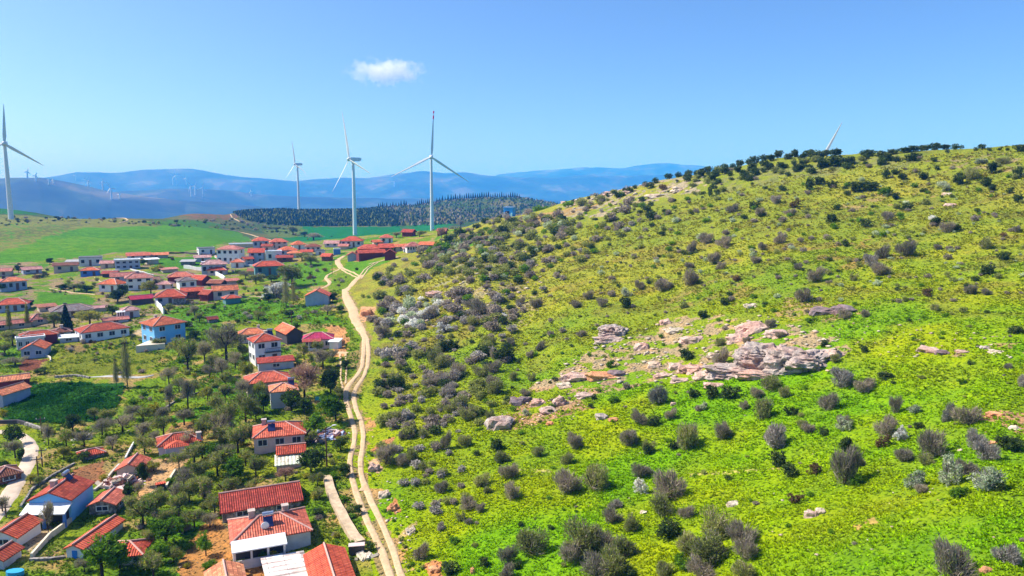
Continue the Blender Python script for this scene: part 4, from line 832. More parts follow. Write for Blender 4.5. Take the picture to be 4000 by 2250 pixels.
# collapsed roof ruin and rubbish heap
def heap(name, cx, cy, w, d, hgt, mats, lab, cat, seed, n=46):
    rr = random.Random(seed); p = hit(cx, cy); s = mpp(p); t = empty(name, p, R(rr.uniform(-20, 20))); tag(t, lab, cat); LM.append((lab, cx, cy))
    for nm, mt, k in mats:
        m = MB()
        for _ in range(int(n * k)):
            x, y = rr.gauss(0, .27) * w * s, rr.gauss(0, .27) * d * s; z = hgt * s * max(0, 1 - (x / (w * s)) ** 2 * 3 - (y / (d * s)) ** 2 * 3) * rr.uniform(.1, .9)
            a, b_, c = rr.uniform(.15, .7), rr.uniform(.15, .6), rr.uniform(.04, .22)
            M = Matrix.Translation((x, y, z)) @ Matrix.Rotation(rr.uniform(0, 6.3), 4, 'Z') @ Matrix.Rotation(rr.uniform(-.6, .6), 4, 'X') @ Matrix.Rotation(rr.uniform(-.6, .6), 4, 'Y')
            i0 = len(m.V); m.box(-a, -b_, -c, a, b_, c)
            for q in range(i0, len(m.V)): m.V[q] = tuple(M @ Vector(m.V[q]))
        tag(m.build(nm, mt, t), kind='stuff')
    return t
heap('rubbish_heap', 1285, 1705, 130, 90, 26, [('tarpaulin', mat_flat('blue_white_tarp', (.42,.50,.72)), .9), ('bricks', WC['brick'], .9), ('planks', WC['dark'], .4), ('rubble', WC['pink'], .8)], 'rubbish heap of pale tarpaulins and bricks beside the dirt track', 'rubbish heap', 5)
heap('collapsed_roof', 480, 1888, 110, 80, 30, [('broken_tiles', WC['brick'], 1.0), ('battens', WC['pink'], 1.0), ('rafters', WC['beige'], .7)], 'collapsed roof heap of pink rubble above the stone hut', 'ruin', 6, 60)
heap('log_pile', 320, 1715, 60, 30, 14, [('logs', WC['pale'], .8)], 'grey pile of logs left of the lilac farmhouse', 'log pile', 8, 30)
heap('rubble_pile', 1420, 2178, 50, 40, 8, [('rubble', M_CREAM, .8)], 'yellowish rubble pile beside the dark trough', 'rubble', 9, 24)
# small yard things
p = hit(628, 1912); s = mpp(p); m = MB(); m.box(-16*s,-10*s,0,16*s,10*s,24*s); o = solid_thing('kiosk', m, WC['dark'], 'small dark kiosk with red top in the bare yard', 'kiosk'); o.location = p; o.rotation_euler = (0,0,.6)
m = MB(); m.box(-18*s,-12*s,24*s,18*s,12*s,27*s); m.build('roof', RC['red'], o)
p = hit(78, 2118); s = mpp(p); t = empty('garden_table', p, .3); tag(t, 'pale blue topped table in the yard of the striped roof house', 'table')
m = MB(); m.box(-17*s,-9*s,20*s,17*s,9*s,22*s); m.build('tabletop', mat_flat('pale_blue_top', (.25,.55,.7)), t)
for a in (-1, 1):
    for c in (-1, 1): m = MB(); m.tube((a*14*s, c*7*s, -.2), (a*14*s, c*7*s, 20*s), .05); m.build('leg', M_WHITE, t)
p = hit(1243, 1562); s = mpp(p); m = MB(); m.prism([(-13*s,-6*s,-.1),(13*s,-6*s,-.1),(13*s,6*s,-.1),(-13*s,6*s,-.1)],[(-10*s,-4*s,10*s),(10*s,-4*s,10*s),(10*s,4*s,10*s),(-10*s,4*s,10*s)]); m.box(-11*s,-5*s,10*s,11*s,5*s,11.5*s)
o = solid_thing('water_tank', m, mat_flat('turquoise_plastic', (.10,.55,.5)), 'small turquoise tank in the grass right of the square orange roofed house', 'tank'); o.location = p
p = hit(60, 2246); s = mpp(p); m = MB()
for k in range(12):
    f0, f1 = 2*math.pi*k/12, 2*math.pi*(k+1)/12; m.face([(0,0,.55),(34*s*math.cos(f0),20*s*math.sin(f0),.5),(34*s*math.cos(f1),20*s*math.sin(f1),.5)]); m.face([(34*s*math.cos(f0),20*s*math.sin(f0),-.4),(34*s*math.cos(f1),20*s*math.sin(f1),-.4),(34*s*math.cos(f1),20*s*math.sin(f1),.5),(34*s*math.cos(f0),20*s*math.sin(f0),.5)])
o = solid_thing('paddling_pool', m, mat_flat('pool_blue', (.05,.40,.75),.3), 'bright blue pool at the bottom left corner', 'pool'); o.location = p
# poles
def pole(px, py, top, lab, lamp=False, mat=None, arm=False, rad=.11):
    p = hit(px, py); s = mpp(p); hgt = (py - top) * s / .97; t = empty('utility_pole', p, R(20)); tag(t, lab, 'pole')
    m = MB(); m.tube((0,0,-.5),(0,0,hgt), rad, rad*.65, 8); m.build('shaft', mat or M_DOOR, t)
    if lamp:
        m = MB(); m.tube((0,0,hgt-.3),(1.1,0,hgt+.15),.04); a = m.build('arm', M_TANK, t); m = MB(); m.ball((1.2,0,hgt+.15),.35,.16,.1); m.build('lamp', M_WHITE, a)
    if arm:
        m = MB(); m.box(-.7,-.05,hgt-.5,.7,.05,hgt-.38); c = m.build('crossarm', M_DARK, t)
        for x in (-.6, 0, .6): m = MB(); m.tube((x,0,hgt-.38),(x,0,hgt-.18),.05); m.build('insulator', M_WHITE, c)
pole(1277,1822,1668,'wooden utility pole with street lamp beside the rubbish heap',lamp=True,rad=.13)
pole(163,1694,1628,'utility pole by the stone wall at the top of the road bend',arm=True)
pole(150,1868,1782,'left of two leaning roadside poles on the pale village road',arm=True)
pole(166,1824,1748,'right of two roadside poles on the pale village road',arm=True)
pole(24,2020,1968,'short pole between the road and the striped roof house',arm=True)
pole(1298,1072,1005,'slim pole on the grass knoll beside the small brick shed',lamp=True)
pole(1140,1278,1215,'utility pole rising behind the sloping orange barn roof',arm=True)
pole(391,1010,972,'thin pole beside the unfinished grey block',arm=True,rad=.07)
# ---------------------------------------------------------------- wind turbines
M_TURB = mat_flat('turbine_white', (.80, .82, .84), .4); M_TIP = mat_flat('red_blade_tip', (.65, .05, .05))
def blade_mb(L, tip=False, k=1.0):
    m = MB(); n = 10; secs = []
    for i in range(n + 1):
        t = i / n; z = t * L
        ch = (1.1 + 2.2 * min(1, t * 6)) * (1 - t) ** .75 + .25 if t > .04 else 1.4
        th = .75 * (1 - t) ** 1.2 + .10; bend = -1.2 * t * t
        a = -ch * .35; b_ = ch * .65; ch *= k
        secs.append([(a*k, bend, z), ((a + ch*.3), bend - th/2, z), (b_*k, bend, z), ((a + ch*.3), bend + th/2, z)])
    for i in range(n):
        if (i >= n - 1) != tip and tip: continue
        if not tip and i >= n - 1 and False: continue
        A_, B_ = secs[i], secs[i+1]
        for q in range(4): m.face([A_[q], A_[(q+1) % 4], B_[(q+1) % 4], B_[q]])
    m.face(secs[-1]); return m
def turbine(base, tower, L, psi, th0, lab, red=False, thick=1.0, hub_tilt=0, low=False, group=None):
    """psi: bearing the rotor faces, degrees from straight at the camera towards the left"""
    t = empty('wind_turbine', base, 0); tag(t, lab, 'wind turbine', group); 
    m = MB(); m.tube((0,0,-3),(0,0,tower), 2.3*thick, 1.35*thick, 16); m.build('tower', M_TURB, t, True)
    az = math.atan2(base[0], base[1]); rz = -az - R(psi)      # local -y faces the camera when psi = 0
    m = MB(); m.box(-1.9,-3.5,-1.7,1.9,7.5,2.0); m.box(-1.4,7.5,-1.0,1.4,9.0,1.6); na = m.build('nacelle', M_TURB, t); na.location = (0,0,tower+1.6); na.rotation_euler = (0,0,rz)
    m = MB(); m.ball((0,-4.6,0),1.9,2.4,1.9,14,10); hb = m.build('hub', M_TURB, na, True)
    off = Matrix.Rotation(rz, 4, 'Z') @ Vector((0,-4.8,0)); 
    for k in range(3):
        a = th0 + 120 * k
        bl = blade_mb(L, k=thick).build('blade', M_TURB, t); bl.rotation_mode = 'XYZ'
        Mx = Matrix.Translation(Vector((0,0,tower+1.6)) + off) @ Matrix.Rotation(rz,4,'Z') @ Matrix.Rotation(R(a),4,'Y') @ Matrix.Rotation(R(25),4,'Z')
        bl.matrix_local = Mx
        if red and k == 0:
            m = MB(); z0 = L*.80
            for zz0, zz1 in ((L*.83,L*.90),(L*.95,L*1.0)):
                m.box(-.5,-1.45*.8-.3,zz0,.75,-.75*.8+.25,zz1)
            m.build('red_stripe', M_TIP, bl)
    return t
def base_at(px, py, r): 
    X, Y, Z_ = raydir(px, py); return Vector((X*r, Y*r, Z_*r))
def tb(px, py, r, tower_px, blade_px, psi, th0, lab, **kw):
    b_ = base_at(px, py, r); b_.z = min(b_.z, float(H(b_.x, b_.y))) if r < 2600 else b_.z
    s = mpp(b_); e = b_.z - (base_at(px, py, r).z)
    return turbine(b_, tower_px*s - e, blade_px*s, psi, th0, lab, **kw)
tb(42,835,800,262,148,4,3,'tall wind turbine cut off by the left edge of the photo')
tb(1387,915,790,282,188,62,-12,'tall wind turbine seen from the side, nacelle pointing right, above the village')
tb(1688,893,850,270,172,-4,3,'tall wind turbine with a red tipped upright blade facing the camera',red=True)
tb(1168,816,1300,168,92,60,-8,'smaller distant wind turbine standing behind the dark wooded hill')
tb(3205,815,750,170,176,42,34,'single tilted turbine blade rising behind the shrubby hilltop')
FT = [(107,691,24,'on the left skyline'),(140,708,22,'right of the skyline pair at far left'),(192,721,18,'left of the small white pair'),(210,716,14,'right of the small white pair'),
 (296,703,20,'high on the pale blue slope'),(334,723,22,'left of the crossed blades pair'),(346,729,24,'right of the crossed blades pair'),(402,743,32,'with one long raised blade'),(436,778,44,'tallest of the far left cluster'),(468,776,16,'small one beside the tallest'),
 (676,722,34,'left of the central trio'),(690,723,42,'middle of the central trio'),(728,719,24,'right of the central trio'),(747,767,42,'left of the lower trio'),(763,762,36,'middle of the lower trio'),(793,768,36,'right of the lower trio'),(982,766,20,'alone on the blue plain right of the trios'),(1540,727,18,'faint one between the two tallest turbines')]
rr = random.Random(4)
for px, py, hp, wh in FT:
    p = hit_far(px, py); s = mpp(p)
    turbine(p, hp*s*.95, hp*.6*s, rr.uniform(-50,50), rr.uniform(0,120), 'tiny hazy wind turbine ' + wh, thick=1.9, group='far wind turbines on the blue hills')
# ---------------------------------------------------------------- cloud
mc = bpy.data.materials.new('cloud_vapour'); mc.use_nodes = True; cn = mc.node_tree; cn.nodes.remove(cn.nodes['Principled BSDF'])
cp = base_at(1508, 268, 5200); sx = mpp(cp)
me = bpy.data.meshes.new('cloud'); 
import bmesh
bm = bmesh.new(); bmesh.ops.create_icosphere(bm, subdivisions=4, radius=1.0)
for v in bm.verts: v.co = Vector((v.co.x*190*sx, v.co.y*150*sx, v.co.z*105*sx))
bm.to_mesh(me); bm.free(); co = link('cloud', me, mc); co.location = cp; co.rotation_euler = (0, 0, -math.atan2(cp.x, cp.y))
tag(co, 'single small white cumulus cloud above the middle turbines', 'cloud')
tc = N(cn, 'ShaderNodeTexCoord'); mp = N(cn, 'ShaderNodeMapping'); mp.inputs['Scale'].default_value = (1/(48*sx),)*3; cn.links.new(tc.outputs['Object'], mp.inputs[0])
nz = N(cn, 'ShaderNodeTexNoise', Scale=1.1, Detail=6.0, Roughness=.62); cn.links.new(mp.outputs[0], nz.inputs['Vector'])
# distance from a tilted flattened core
mp2 = N(cn, 'ShaderNodeMapping'); mp2.inputs['Rotation'].default_value = (0, R(11), 0); mp2.inputs['Scale'].default_value = (1/(170*sx), 1/(110*sx), 1/(54*sx)); mp2.vector_type = 'POINT'; mp2.inputs['Location'].default_value = (0.05, 0, .22)
cn.links.new(tc.outputs['Object'], mp2.inputs[0]); ln = N(cn, 'ShaderNodeVectorMath', operation='LENGTH'); cn.links.new(mp2.outputs[0], ln.inputs[0])
ma = N(cn, 'ShaderNodeMath', operation='MULTIPLY_ADD'); cn.links.new(ln.outputs['Value'], ma.inputs[0]); ma.inputs[1].default_value = -.42; cn.links.new(nz.outputs[0], ma.inputs[2])
mr = N(cn, 'ShaderNodeMapRange'); cn.links.new(ma.outputs[0], mr.inputs[0]); mr.inputs[1].default_value = .16; mr.inputs[2].default_value = .44; mr.inputs[3].default_value = 0; mr.inputs[4].default_value = .013
pv2 = N(cn, 'ShaderNodeVolumePrincipled'); pv2.inputs['Color'].default_value = (1,1,1,1); pv2.inputs['Anisotropy'].default_value = .0; cn.links.new(mr.outputs[0], pv2.inputs['Density']); cn.links.new(pv2.outputs[0], cn.nodes['Material Output'].inputs['Volume'])
# ---------------------------------------------------------------- vegetation
VM = {'mauve': mat_leaf('mauve_twigs', (.30, .25, .215), (.46, .395, .32), .4), 'olive': mat_leaf('olive_twigs', (.26, .29, .08), (.42, .44, .13), .4),
      'dark': mat_leaf('dark_evergreen_leaves', (.055, .09, .03), (.12, .17, .05), .3), 'green': mat_leaf('fresh_green_leaves', (.12, .25, .02), (.24, .38, .03), .4),
      'yellow': mat_leaf('yellow_green_leaves', (.33, .31, .03), (.50, .45, .06), .35), 'white': mat_leaf('white_blossom', (.80, .80, .77), (.88, .88, .86), .5),
      'paleg': mat_leaf('pale_green_blossom', (.42, .50, .28), (.70, .74, .58), .35), 'pink': mat_leaf('pinkish_twigs', (.42, .24, .18), (.56, .38, .28), .25),
      'brown': mat_leaf('brown_bush_leaves', (.16, .10, .055), (.26, .17, .08), .2), 'grey': mat_leaf('grey_twigs', (.34, .31, .29), (.52, .48, .45), .25), 'conifer': mat_leaf('conifer_needles', (.02, .045, .027), (.05, .08, .035), .1)}
M_BARK = mat_leaf('bark', (.10, .075, .06), (.16, .13, .11), 0)
def rand_in(rg, n, lobes):
    """points in lobes [(cx,cy,cz,rx,ry,rz,weight)] biased to the outside"""
    wts = np.array([l[6] for l in lobes]); k = rg.choice(len(lobes), n, p=wts / wts.sum()); Lb = np.array([l[:6] for l in lobes])[k]
    d = rg.normal(size=(n, 3)); d /= np.linalg.norm(d, axis=1)[:, None]; r = rg.random(n) ** .42
    return Lb[:, :3] + d * Lb[:, 3:6] * r[:, None]
def tris_twigs(rg, P, root, L, wd, jit):
    d = P - root + rg.normal(size=P.shape) * jit; d /= np.linalg.norm(d, axis=1)[:, None] + 1e-9
    l = L * (.5 + rg.random(len(P)))[:, None]; side = np.cross(d, rg.normal(size=P.shape)); side /= np.linalg.norm(side, axis=1)[:, None] + 1e-9
    w_ = wd * (.6 + .8 * rg.random(len(P)))[:, None]
    V = np.stack([P - d * l * .5 - side * w_, P - d * l * .5 + side * w_, P + d * l * .5], 1); return V.reshape(-1, 3)
def tris_leaf(rg, P, sz):
    a = rg.normal(size=P.shape); a /= np.linalg.norm(a, axis=1)[:, None]; b_ = np.cross(a, rg.normal(size=P.shape)); b_ /= np.linalg.norm(b_, axis=1)[:, None]
    s = sz * (.5 + rg.random(len(P)))[:, None]
    return np.stack([P - a * s * .5, P + a * s * .5, P + b_ * s], 1).reshape(-1, 3)
def crown_mesh(name, seed, lobes, root, parts, zmin=0.0):
    """parts: (material key, 'twig'|'leaf', n, size, width, clumps)"""
    rg = np.random.default_rng(seed); Vs, var, mi, mats = [], [], [], []
    for q, (mk, ty, n, sz, wd, cl) in enumerate(parts):
        if cl:
            C_ = rand_in(rg, cl, lobes); P = C_[rg.integers(0, cl, n)] + rg.normal(size=(n, 3)) * .035; vv = (rg.random(cl)[rg.integers(0, cl, n)] * .6 + rg.random(n) * .4)
        else: P = rand_in(rg, n, lobes); vv = rg.random(n)
        P[:, 2] = np.maximum(P[:, 2], zmin + rg.random(n) * .04)
        V = tris_twigs(rg, P, np.array(root), sz, wd, .25) if ty == 'twig' else tris_leaf(rg, P, sz)
        Vs.append(V); var.append(vv); mi.append(np.full(n, q)); mats.append(VM[mk])
    V = np.concatenate(Vs); F = np.arange(len(V)).reshape(-1, 3)
    me = np_mesh(name, V, F, False, {'var': ('FACE', 'FLOAT', np.concatenate(var))})
    for m_ in mats: me.materials.append(m_)
    me.polygons.foreach_set('material_index', np.concatenate(mi).astype(np.int32)); return me
def stems_mesh(name, seed, n, top, spread, r, trunk=None):
    rr = random.Random(seed); m = MB(); z0 = trunk or .0
    if trunk: m.tube((0,0,-.12),(0,0,trunk), r*1.6, r*1.1, 6)
    for k in range(n):
        a = rr.uniform(0, 6.28); s = spread * rr.uniform(.5, 1); p0 = Vector((0,0,z0-.02 if trunk else -.08)); p1 = Vector((math.cos(a)*s*.45, math.sin(a)*s*.45, z0+(top-z0)*.45)); p2 = Vector((math.cos(a+.3)*s, math.sin(a+.3)*s, z0+(top-z0)*rr.uniform(.75,1)))
        m.tube(p0, p1, r, r*.6, 4); m.tube(p1, p2, r*.6, r*.2, 4)
        for j in range(2):
            b_ = a + rr.uniform(-1,1); q = p1 + Vector((math.cos(b_)*s*.4, math.sin(b_)*s*.4, (top-z0)*.35)); m.tube(p1, q, r*.4, r*.12, 3)
    me = bpy.data.meshes.new(name); me.from_pydata(m.V, [], m.F); me.materials.append(M_BARK); return me
def shrub_lobes(rr, n=5, wid=.5):
    L = [(rr.uniform(-.08,.08), rr.uniform(-.08,.08), .32, .36, .36, .34, 2)]
    for _ in range(n):
        a = rr.uniform(0, 6.28); d = rr.uniform(.16, .36); L.append((math.cos(a)*d, math.sin(a)*d, rr.uniform(.18, .68), rr.uniform(.18,.30), rr.uniform(.16,.28), rr.uniform(.2,.32), 1))
    return L
def tree_lobes(rr, n=8, cz=.64):
    L = []
    for _ in range(n):
        a = rr.uniform(0, 6.28); d = rr.uniform(.05, .30); L.append((math.cos(a)*d, math.sin(a)*d, cz + rr.uniform(-.20,.16), rr.uniform(.14,.24), rr.uniform(.14,.24), rr.uniform(.13,.22), 1))
    return L
SH = {}; NV = 4
def proto(kind, parts, tree=False, cz=.64, col=False):
    SH[kind] = []
    for v in range(NV):
        rr = random.Random(hash(kind) % 1000 if False else sum(map(ord, kind)) * 7 + v)
        if col: lb = [(rr.uniform(-.06,.06), rr.uniform(-.06,.06), z, .30*(1.15-z)+.12, .30*(1.15-z)+.12, .16, 1.2-z) for z in np.linspace(.22,.92,9)]; root = (0,0,-.4)
        elif tree: lb = tree_lobes(rr, 9, cz); root = (0,0,.3)
        else: lb = shrub_lobes(rr); root = (0,0,-.1)
        cm = crown_mesh('crown', rr.randint(0, 99999), lb, root, parts, .0 if not tree else .2)
        sm = stems_mesh('trunk', rr.randint(0, 9999), 7 if tree else 6, .85 if tree else .75, .34, .022 if tree else .014, .38 if tree and not col else None if not col else .9)
        SH[kind].append((cm, sm))
proto('mauve', [('mauve','twig',1500,.20,.010,0), ('olive','twig',300,.16,.010,0)])
proto('grey', [('grey','twig',1500,.15,.011,0), ('mauve','twig',800,.13,.011,0)])
proto('olive', [('olive','twig',1500,.14,.011,0), ('mauve','twig',500,.14,.011,0), ('olive','leaf',700,.04,0,60)])
proto('dark', [('dark','leaf',2100,.06,0,110), ('olive','leaf',250,.05,0,60)])
proto('green', [('green','leaf',2600,.055,0,90)])
proto('brown', [('brown','leaf',2400,.05,0,90)])
proto('white', [('mauve','twig',500,.15,.010,0), ('white','leaf',1900,.05,0,70)])
proto('paleg', [('paleg','leaf',1900,.05,0,90), ('grey','twig',600,.15,.011,0)])
proto('yellow', [('yellow','leaf',1600,.055,0,70), ('olive','twig',600,.12,.011,0)])
proto('t_bare', [('mauve','twig',1100,.17,.006,0), ('olive','twig',300,.15,.006,0), ('olive','leaf',260,.03,0,0)], True)
proto('t_olive', [('olive','twig',900,.14,.007,0), ('mauve','twig',350,.14,.007,0), ('yellow','leaf',350,.035,0,60), ('olive','leaf',550,.035,0,80), ('green','leaf',420,.038,0,40)], True)
proto('t_green', [('green','leaf',2800,.048,0,130)], True)
proto('t_dark', [('dark','leaf',2400,.05,0,130), ('green','leaf',500,.05,0,60)], True, .55)
proto('t_yellow', [('yellow','leaf',1500,.04,0,80), ('olive','leaf',1200,.04,0,60), ('olive','twig',800,.12,.008,0)], True)
proto('t_pink', [('pink','twig',1700,.12,.008,0)], True)
proto('t_poplar', [('olive','twig',800,.13,.007,0), ('mauve','twig',500,.13,.007,0), ('yellow','leaf',200,.03,0,0)], True, .6, True)
proto('t_ypoplar', [('yellow','leaf',1200,.045,0,60), ('olive','twig',900,.10,.012,0)], True, .6, True)
def conifer_mesh(seed):
    rg = np.random.default_rng(seed); V, n = [], 3000
    z = .1 + .9 * (1 - np.sqrt(rg.random(n))); tier = .75 + .25 * np.abs(((z * 8) % 1) * 2 - 1); rad = .5 * (1.03 - z) * tier * np.sqrt(rg.random(n)) ; a = rg.random(n) * 6.283
    P = np.stack([np.cos(a)*rad, np.sin(a)*rad, z], 1); V = tris_leaf(rg, P, .06); me = np_mesh('crown', V, np.arange(len(V)).reshape(-1,3), False, {'var': ('FACE','FLOAT', rg.random(n))}); me.materials.append(VM['conifer']); return me
SH['t_conifer'] = [(conifer_mesh(k), stems_mesh('trunk', k, 2, .8, .03, .02, .9)) for k in range(NV)]
DESC = {'mauve': 'mauve grey leafless', 'grey': 'pale grey twiggy', 'olive': 'olive brown', 'dark': 'dark evergreen', 'green': 'fresh green', 'brown': 'rusty brown', 'white': 'white blossoming', 'paleg': 'pale green flowering', 'yellow': 'yellow green',
        't_bare': 'leafless mauve', 't_olive': 'olive budding', 't_green': 'bright green', 't_dark': 'dense dark green', 't_yellow': 'yellowish leafing', 't_pink': 'pinkish leafless', 't_poplar': 'tall bare poplar', 't_ypoplar': 'slim yellowish poplar', 't_conifer': 'dark conifer'}
HLM = [('the big cracked rock',3040,1400),('the split grey boulder',2410,1290),('the pink ledge rock',2330,1465),('the lone white boulder pair',3190,1998),('the blue ridge hut',1990,830),('the tilted blade',3250,590),
 ('the main track top junction',1440,1050),('the upper track bend',1430,1330),('the track crossing',1390,1500),('the lower track fork',1440,1930),('the track foot',1600,2200),('the rocky white scrub',1620,1230),('the orange cut bank',1430,1225),
 ('the white blossom bush',2505,1900),('the large lower thicket',2330,2130),('the right flowering pair',3790,1860),('the bottom right thicket',3730,2200),('the mauve rock group',3245,1210),('the right edge pink ledge',3650,1365),('the hill crest',3400,640),
 ('the left rock outcrop',1955,1650),('the flat pink slabs',2700,1430),('the upper right slope rocks',3700,780),('the ridge saddle',2200,800),('the crest pale stones',2650,740),('the crest right end',3900,600),('the hillside middle',2900,960),('the lone grey stone',2010,1930),('the twin dark bushes',3070,1830),
 ('the black shrub gap',2100,1170),('the upper slope',2500,960),('the right slope',3600,980),('the red barn complex',1450,975),('the sky blue house',640,1246),('the balcony house',1035,1320),('the lilac farmhouse',700,1705),('the stone hut',420,1940),('the big blue gabled house',240,1900),('the porch bungalow',1050,2030),
 ('the pink heater house',1090,1665),('the square orange roofed house',1107,1506),('the bright red barn',1290,2200),('the lush field',260,1570),('the paved grey road',470,1475),('the road bend',110,1720),('the wide white bungalow',400,1270),('the pyramid roofed house',665,1140),('the grey tiled house',280,1198),
 ('the lone slate cottage',1242,1140),('the white stair tower',803,1040),('the unfinished grey block',354,1004),('the long pale retaining wall',1340,2010),('the rubbish heap',1285,1705),('the narrow blue doored outbuilding',370,2075),('the half hidden red hip roof',506,2127),('the bare yard',640,1870),('the orchard terraces',850,1560),('the orchard foot',850,1900),('the yellow poplars',75,1240),('the green terrace',700,1540)]
WORDNUM = ['', 'second', 'third', 'fourth', 'fifth', 'sixth', 'seventh', 'eighth', 'ninth', 'tenth', 'eleventh', 'twelfth', 'thirteenth', 'fourteenth', 'fifteenth', 'sixteenth', 'seventeenth', 'eighteenth', 'nineteenth', 'twentieth']
PLANTS = []
def plant(kind, px, py, w_, h_, v=None, lab=None, pos=None, cat=None):
    p = pos if pos is not None else hit(px, py); s = mpp(p); i = len(PLANTS); rr = random.Random(i * 31 + 5)
    cm, sm = SH[kind][i % NV if v is None else v]; tree = kind.startswith('t_')
    nm = ('poplar_tree' if 'poplar' in kind else 'conifer_tree' if 'conifer' in kind else 'leafy_tree' if kind in ('t_green','t_dark','t_yellow','t_olive') else 'bare_tree') if tree else ('blossom_shrub' if kind in ('white','paleg') else 'evergreen_shrub' if kind == 'dark' else 'shrub')
    t = empty(nm, (p.x, p.y, p.z - .05), rr.uniform(0, 6.28)); f = 1.04 if not tree else 1.15
    t.scale = (w_ * s * f, w_ * s * f, h_ * s * (1.08 if not tree else 1.05))
    for n_, me in (('trunk' if tree else 'stems', sm), ('crown', cm)): o = link(n_, me, None, t)
    tag(t, lab, cat or ('tree' if tree else 'shrub'), 'trees in and around the village' if tree else 'shrubs scattered over the hillside')
    PLANTS.append([t, kind, px, py, w_, lab]); return t
def S(txt, default, f=1.0):
    for q in txt.split(';'):
        a = q.split(); 
        if not a: continue
        k = a[4] if len(a) > 4 else default; x, y, w_ = map(float, a[:3]); h_ = float(a[3]) if len(a) > 3 and a[3] != '-' else w_ * .85
        if w_ * f < 36: RAND.append((w_ * f, k, x, y, hit(x, y), h_ / w_))
        else: plant(k, x, y, w_ * f, h_ * f)
random.seed(3); RAND = []
S("""1505 1812 95 85 mauve;1577 1712 45;1572 1815 60;1617 1800 70 - olive;1660 1710 50 - olive;1743 1755 48 88;1815 1738 72 - olive;1935 1755 65 - dark;1862 1780 32 - dark;1657 1840 50 - olive;1720 1925 65 62;1960 1805 70 - olive;1985 1865 80;1998 1945 75 72;
1880 1895 80 50 olive;1905 1925 40 - olive;1830 1990 65;1875 2000 45;1772 1970 35;1800 2035 45 - olive;1830 2048 40;1720 2070 40 - grey;2097 1780 60 - olive;2240 1738 55 68;2455 1730 75 78;2535 1770 55 - dark;2630 1755 45 - dark;2690 1745 90 105;2215 1915 115 110;2320 1915 130 110 olive;2208 1810 60 - olive;
2500 1860 95 70;2505 1925 62 70 white;2615 1945 130 115;2590 2015 110 90 olive;2400 1985 58 - grey;2390 2035 80 70 mauve;2152 2068 28 - dark;2035 2055 28 - dark;2280 2145 180 140 olive;2230 2195 120 90;2360 2140 120 105;2435 2170 115 100 olive;2080 2165 155 100 olive;1980 2205 80 85;1985 2255 70;2020 2220 42 - dark;1855 2138 30 - olive;1885 2210 55 - dark;1755 2240 80 60 dark;1648 2185 65 80;1775 2118 50 30 green;
2475 2068 80 60 olive;2610 2100 110 85 dark;2680 2022 70 - mauve;2695 2155 120 100 olive;2410 2235 150 110 olive;2335 2250 140 90;2465 2252 55 - dark;2590 2248 90 - olive;2665 2222 80 - green;2825 1702 60 60;3020 1742 92 92 grey;3140 1675 60 - olive;3220 1692 35 - dark;3295 1660 60;3040 1820 78 70 dark;3090 1860 70 60 dark;3185 1850 58 - brown;3300 1762 58 80 dark;3295 1890 130 165;3352 1822 50 62 mauve;3355 1895 60 - green;
3455 1700 90 85;3512 1722 62 68 white;3450 1745 60 - brown;3525 1802 88 75;3585 1675 42 - dark;3640 1782 120 118;3620 1815 70 45 olive;3765 1852 100 82;3812 1752 88 80 grey;3850 1800 95 85 grey;3855 1905 140 110 paleg;3900 1915 55 - dark;3705 1895 90 130 paleg;3742 1940 70 - green;3570 1905 80 88 paleg;3593 1925 62 - mauve;3950 1755 100 75 dark;2845 1875 30 - dark;3105 1965 60 52 brown;3165 1942 35 - green;2790 2100 150 115 olive;2895 2125 130 125;2790 2190 185 110 olive;2915 2185 105 100;2745 2245 130 80;2905 2255 120 95 olive;3245 2085 30 - green;3730 2255 175 160;3700 2180 90 80 olive;3930 2195 100 105 grey""", 'mauve')
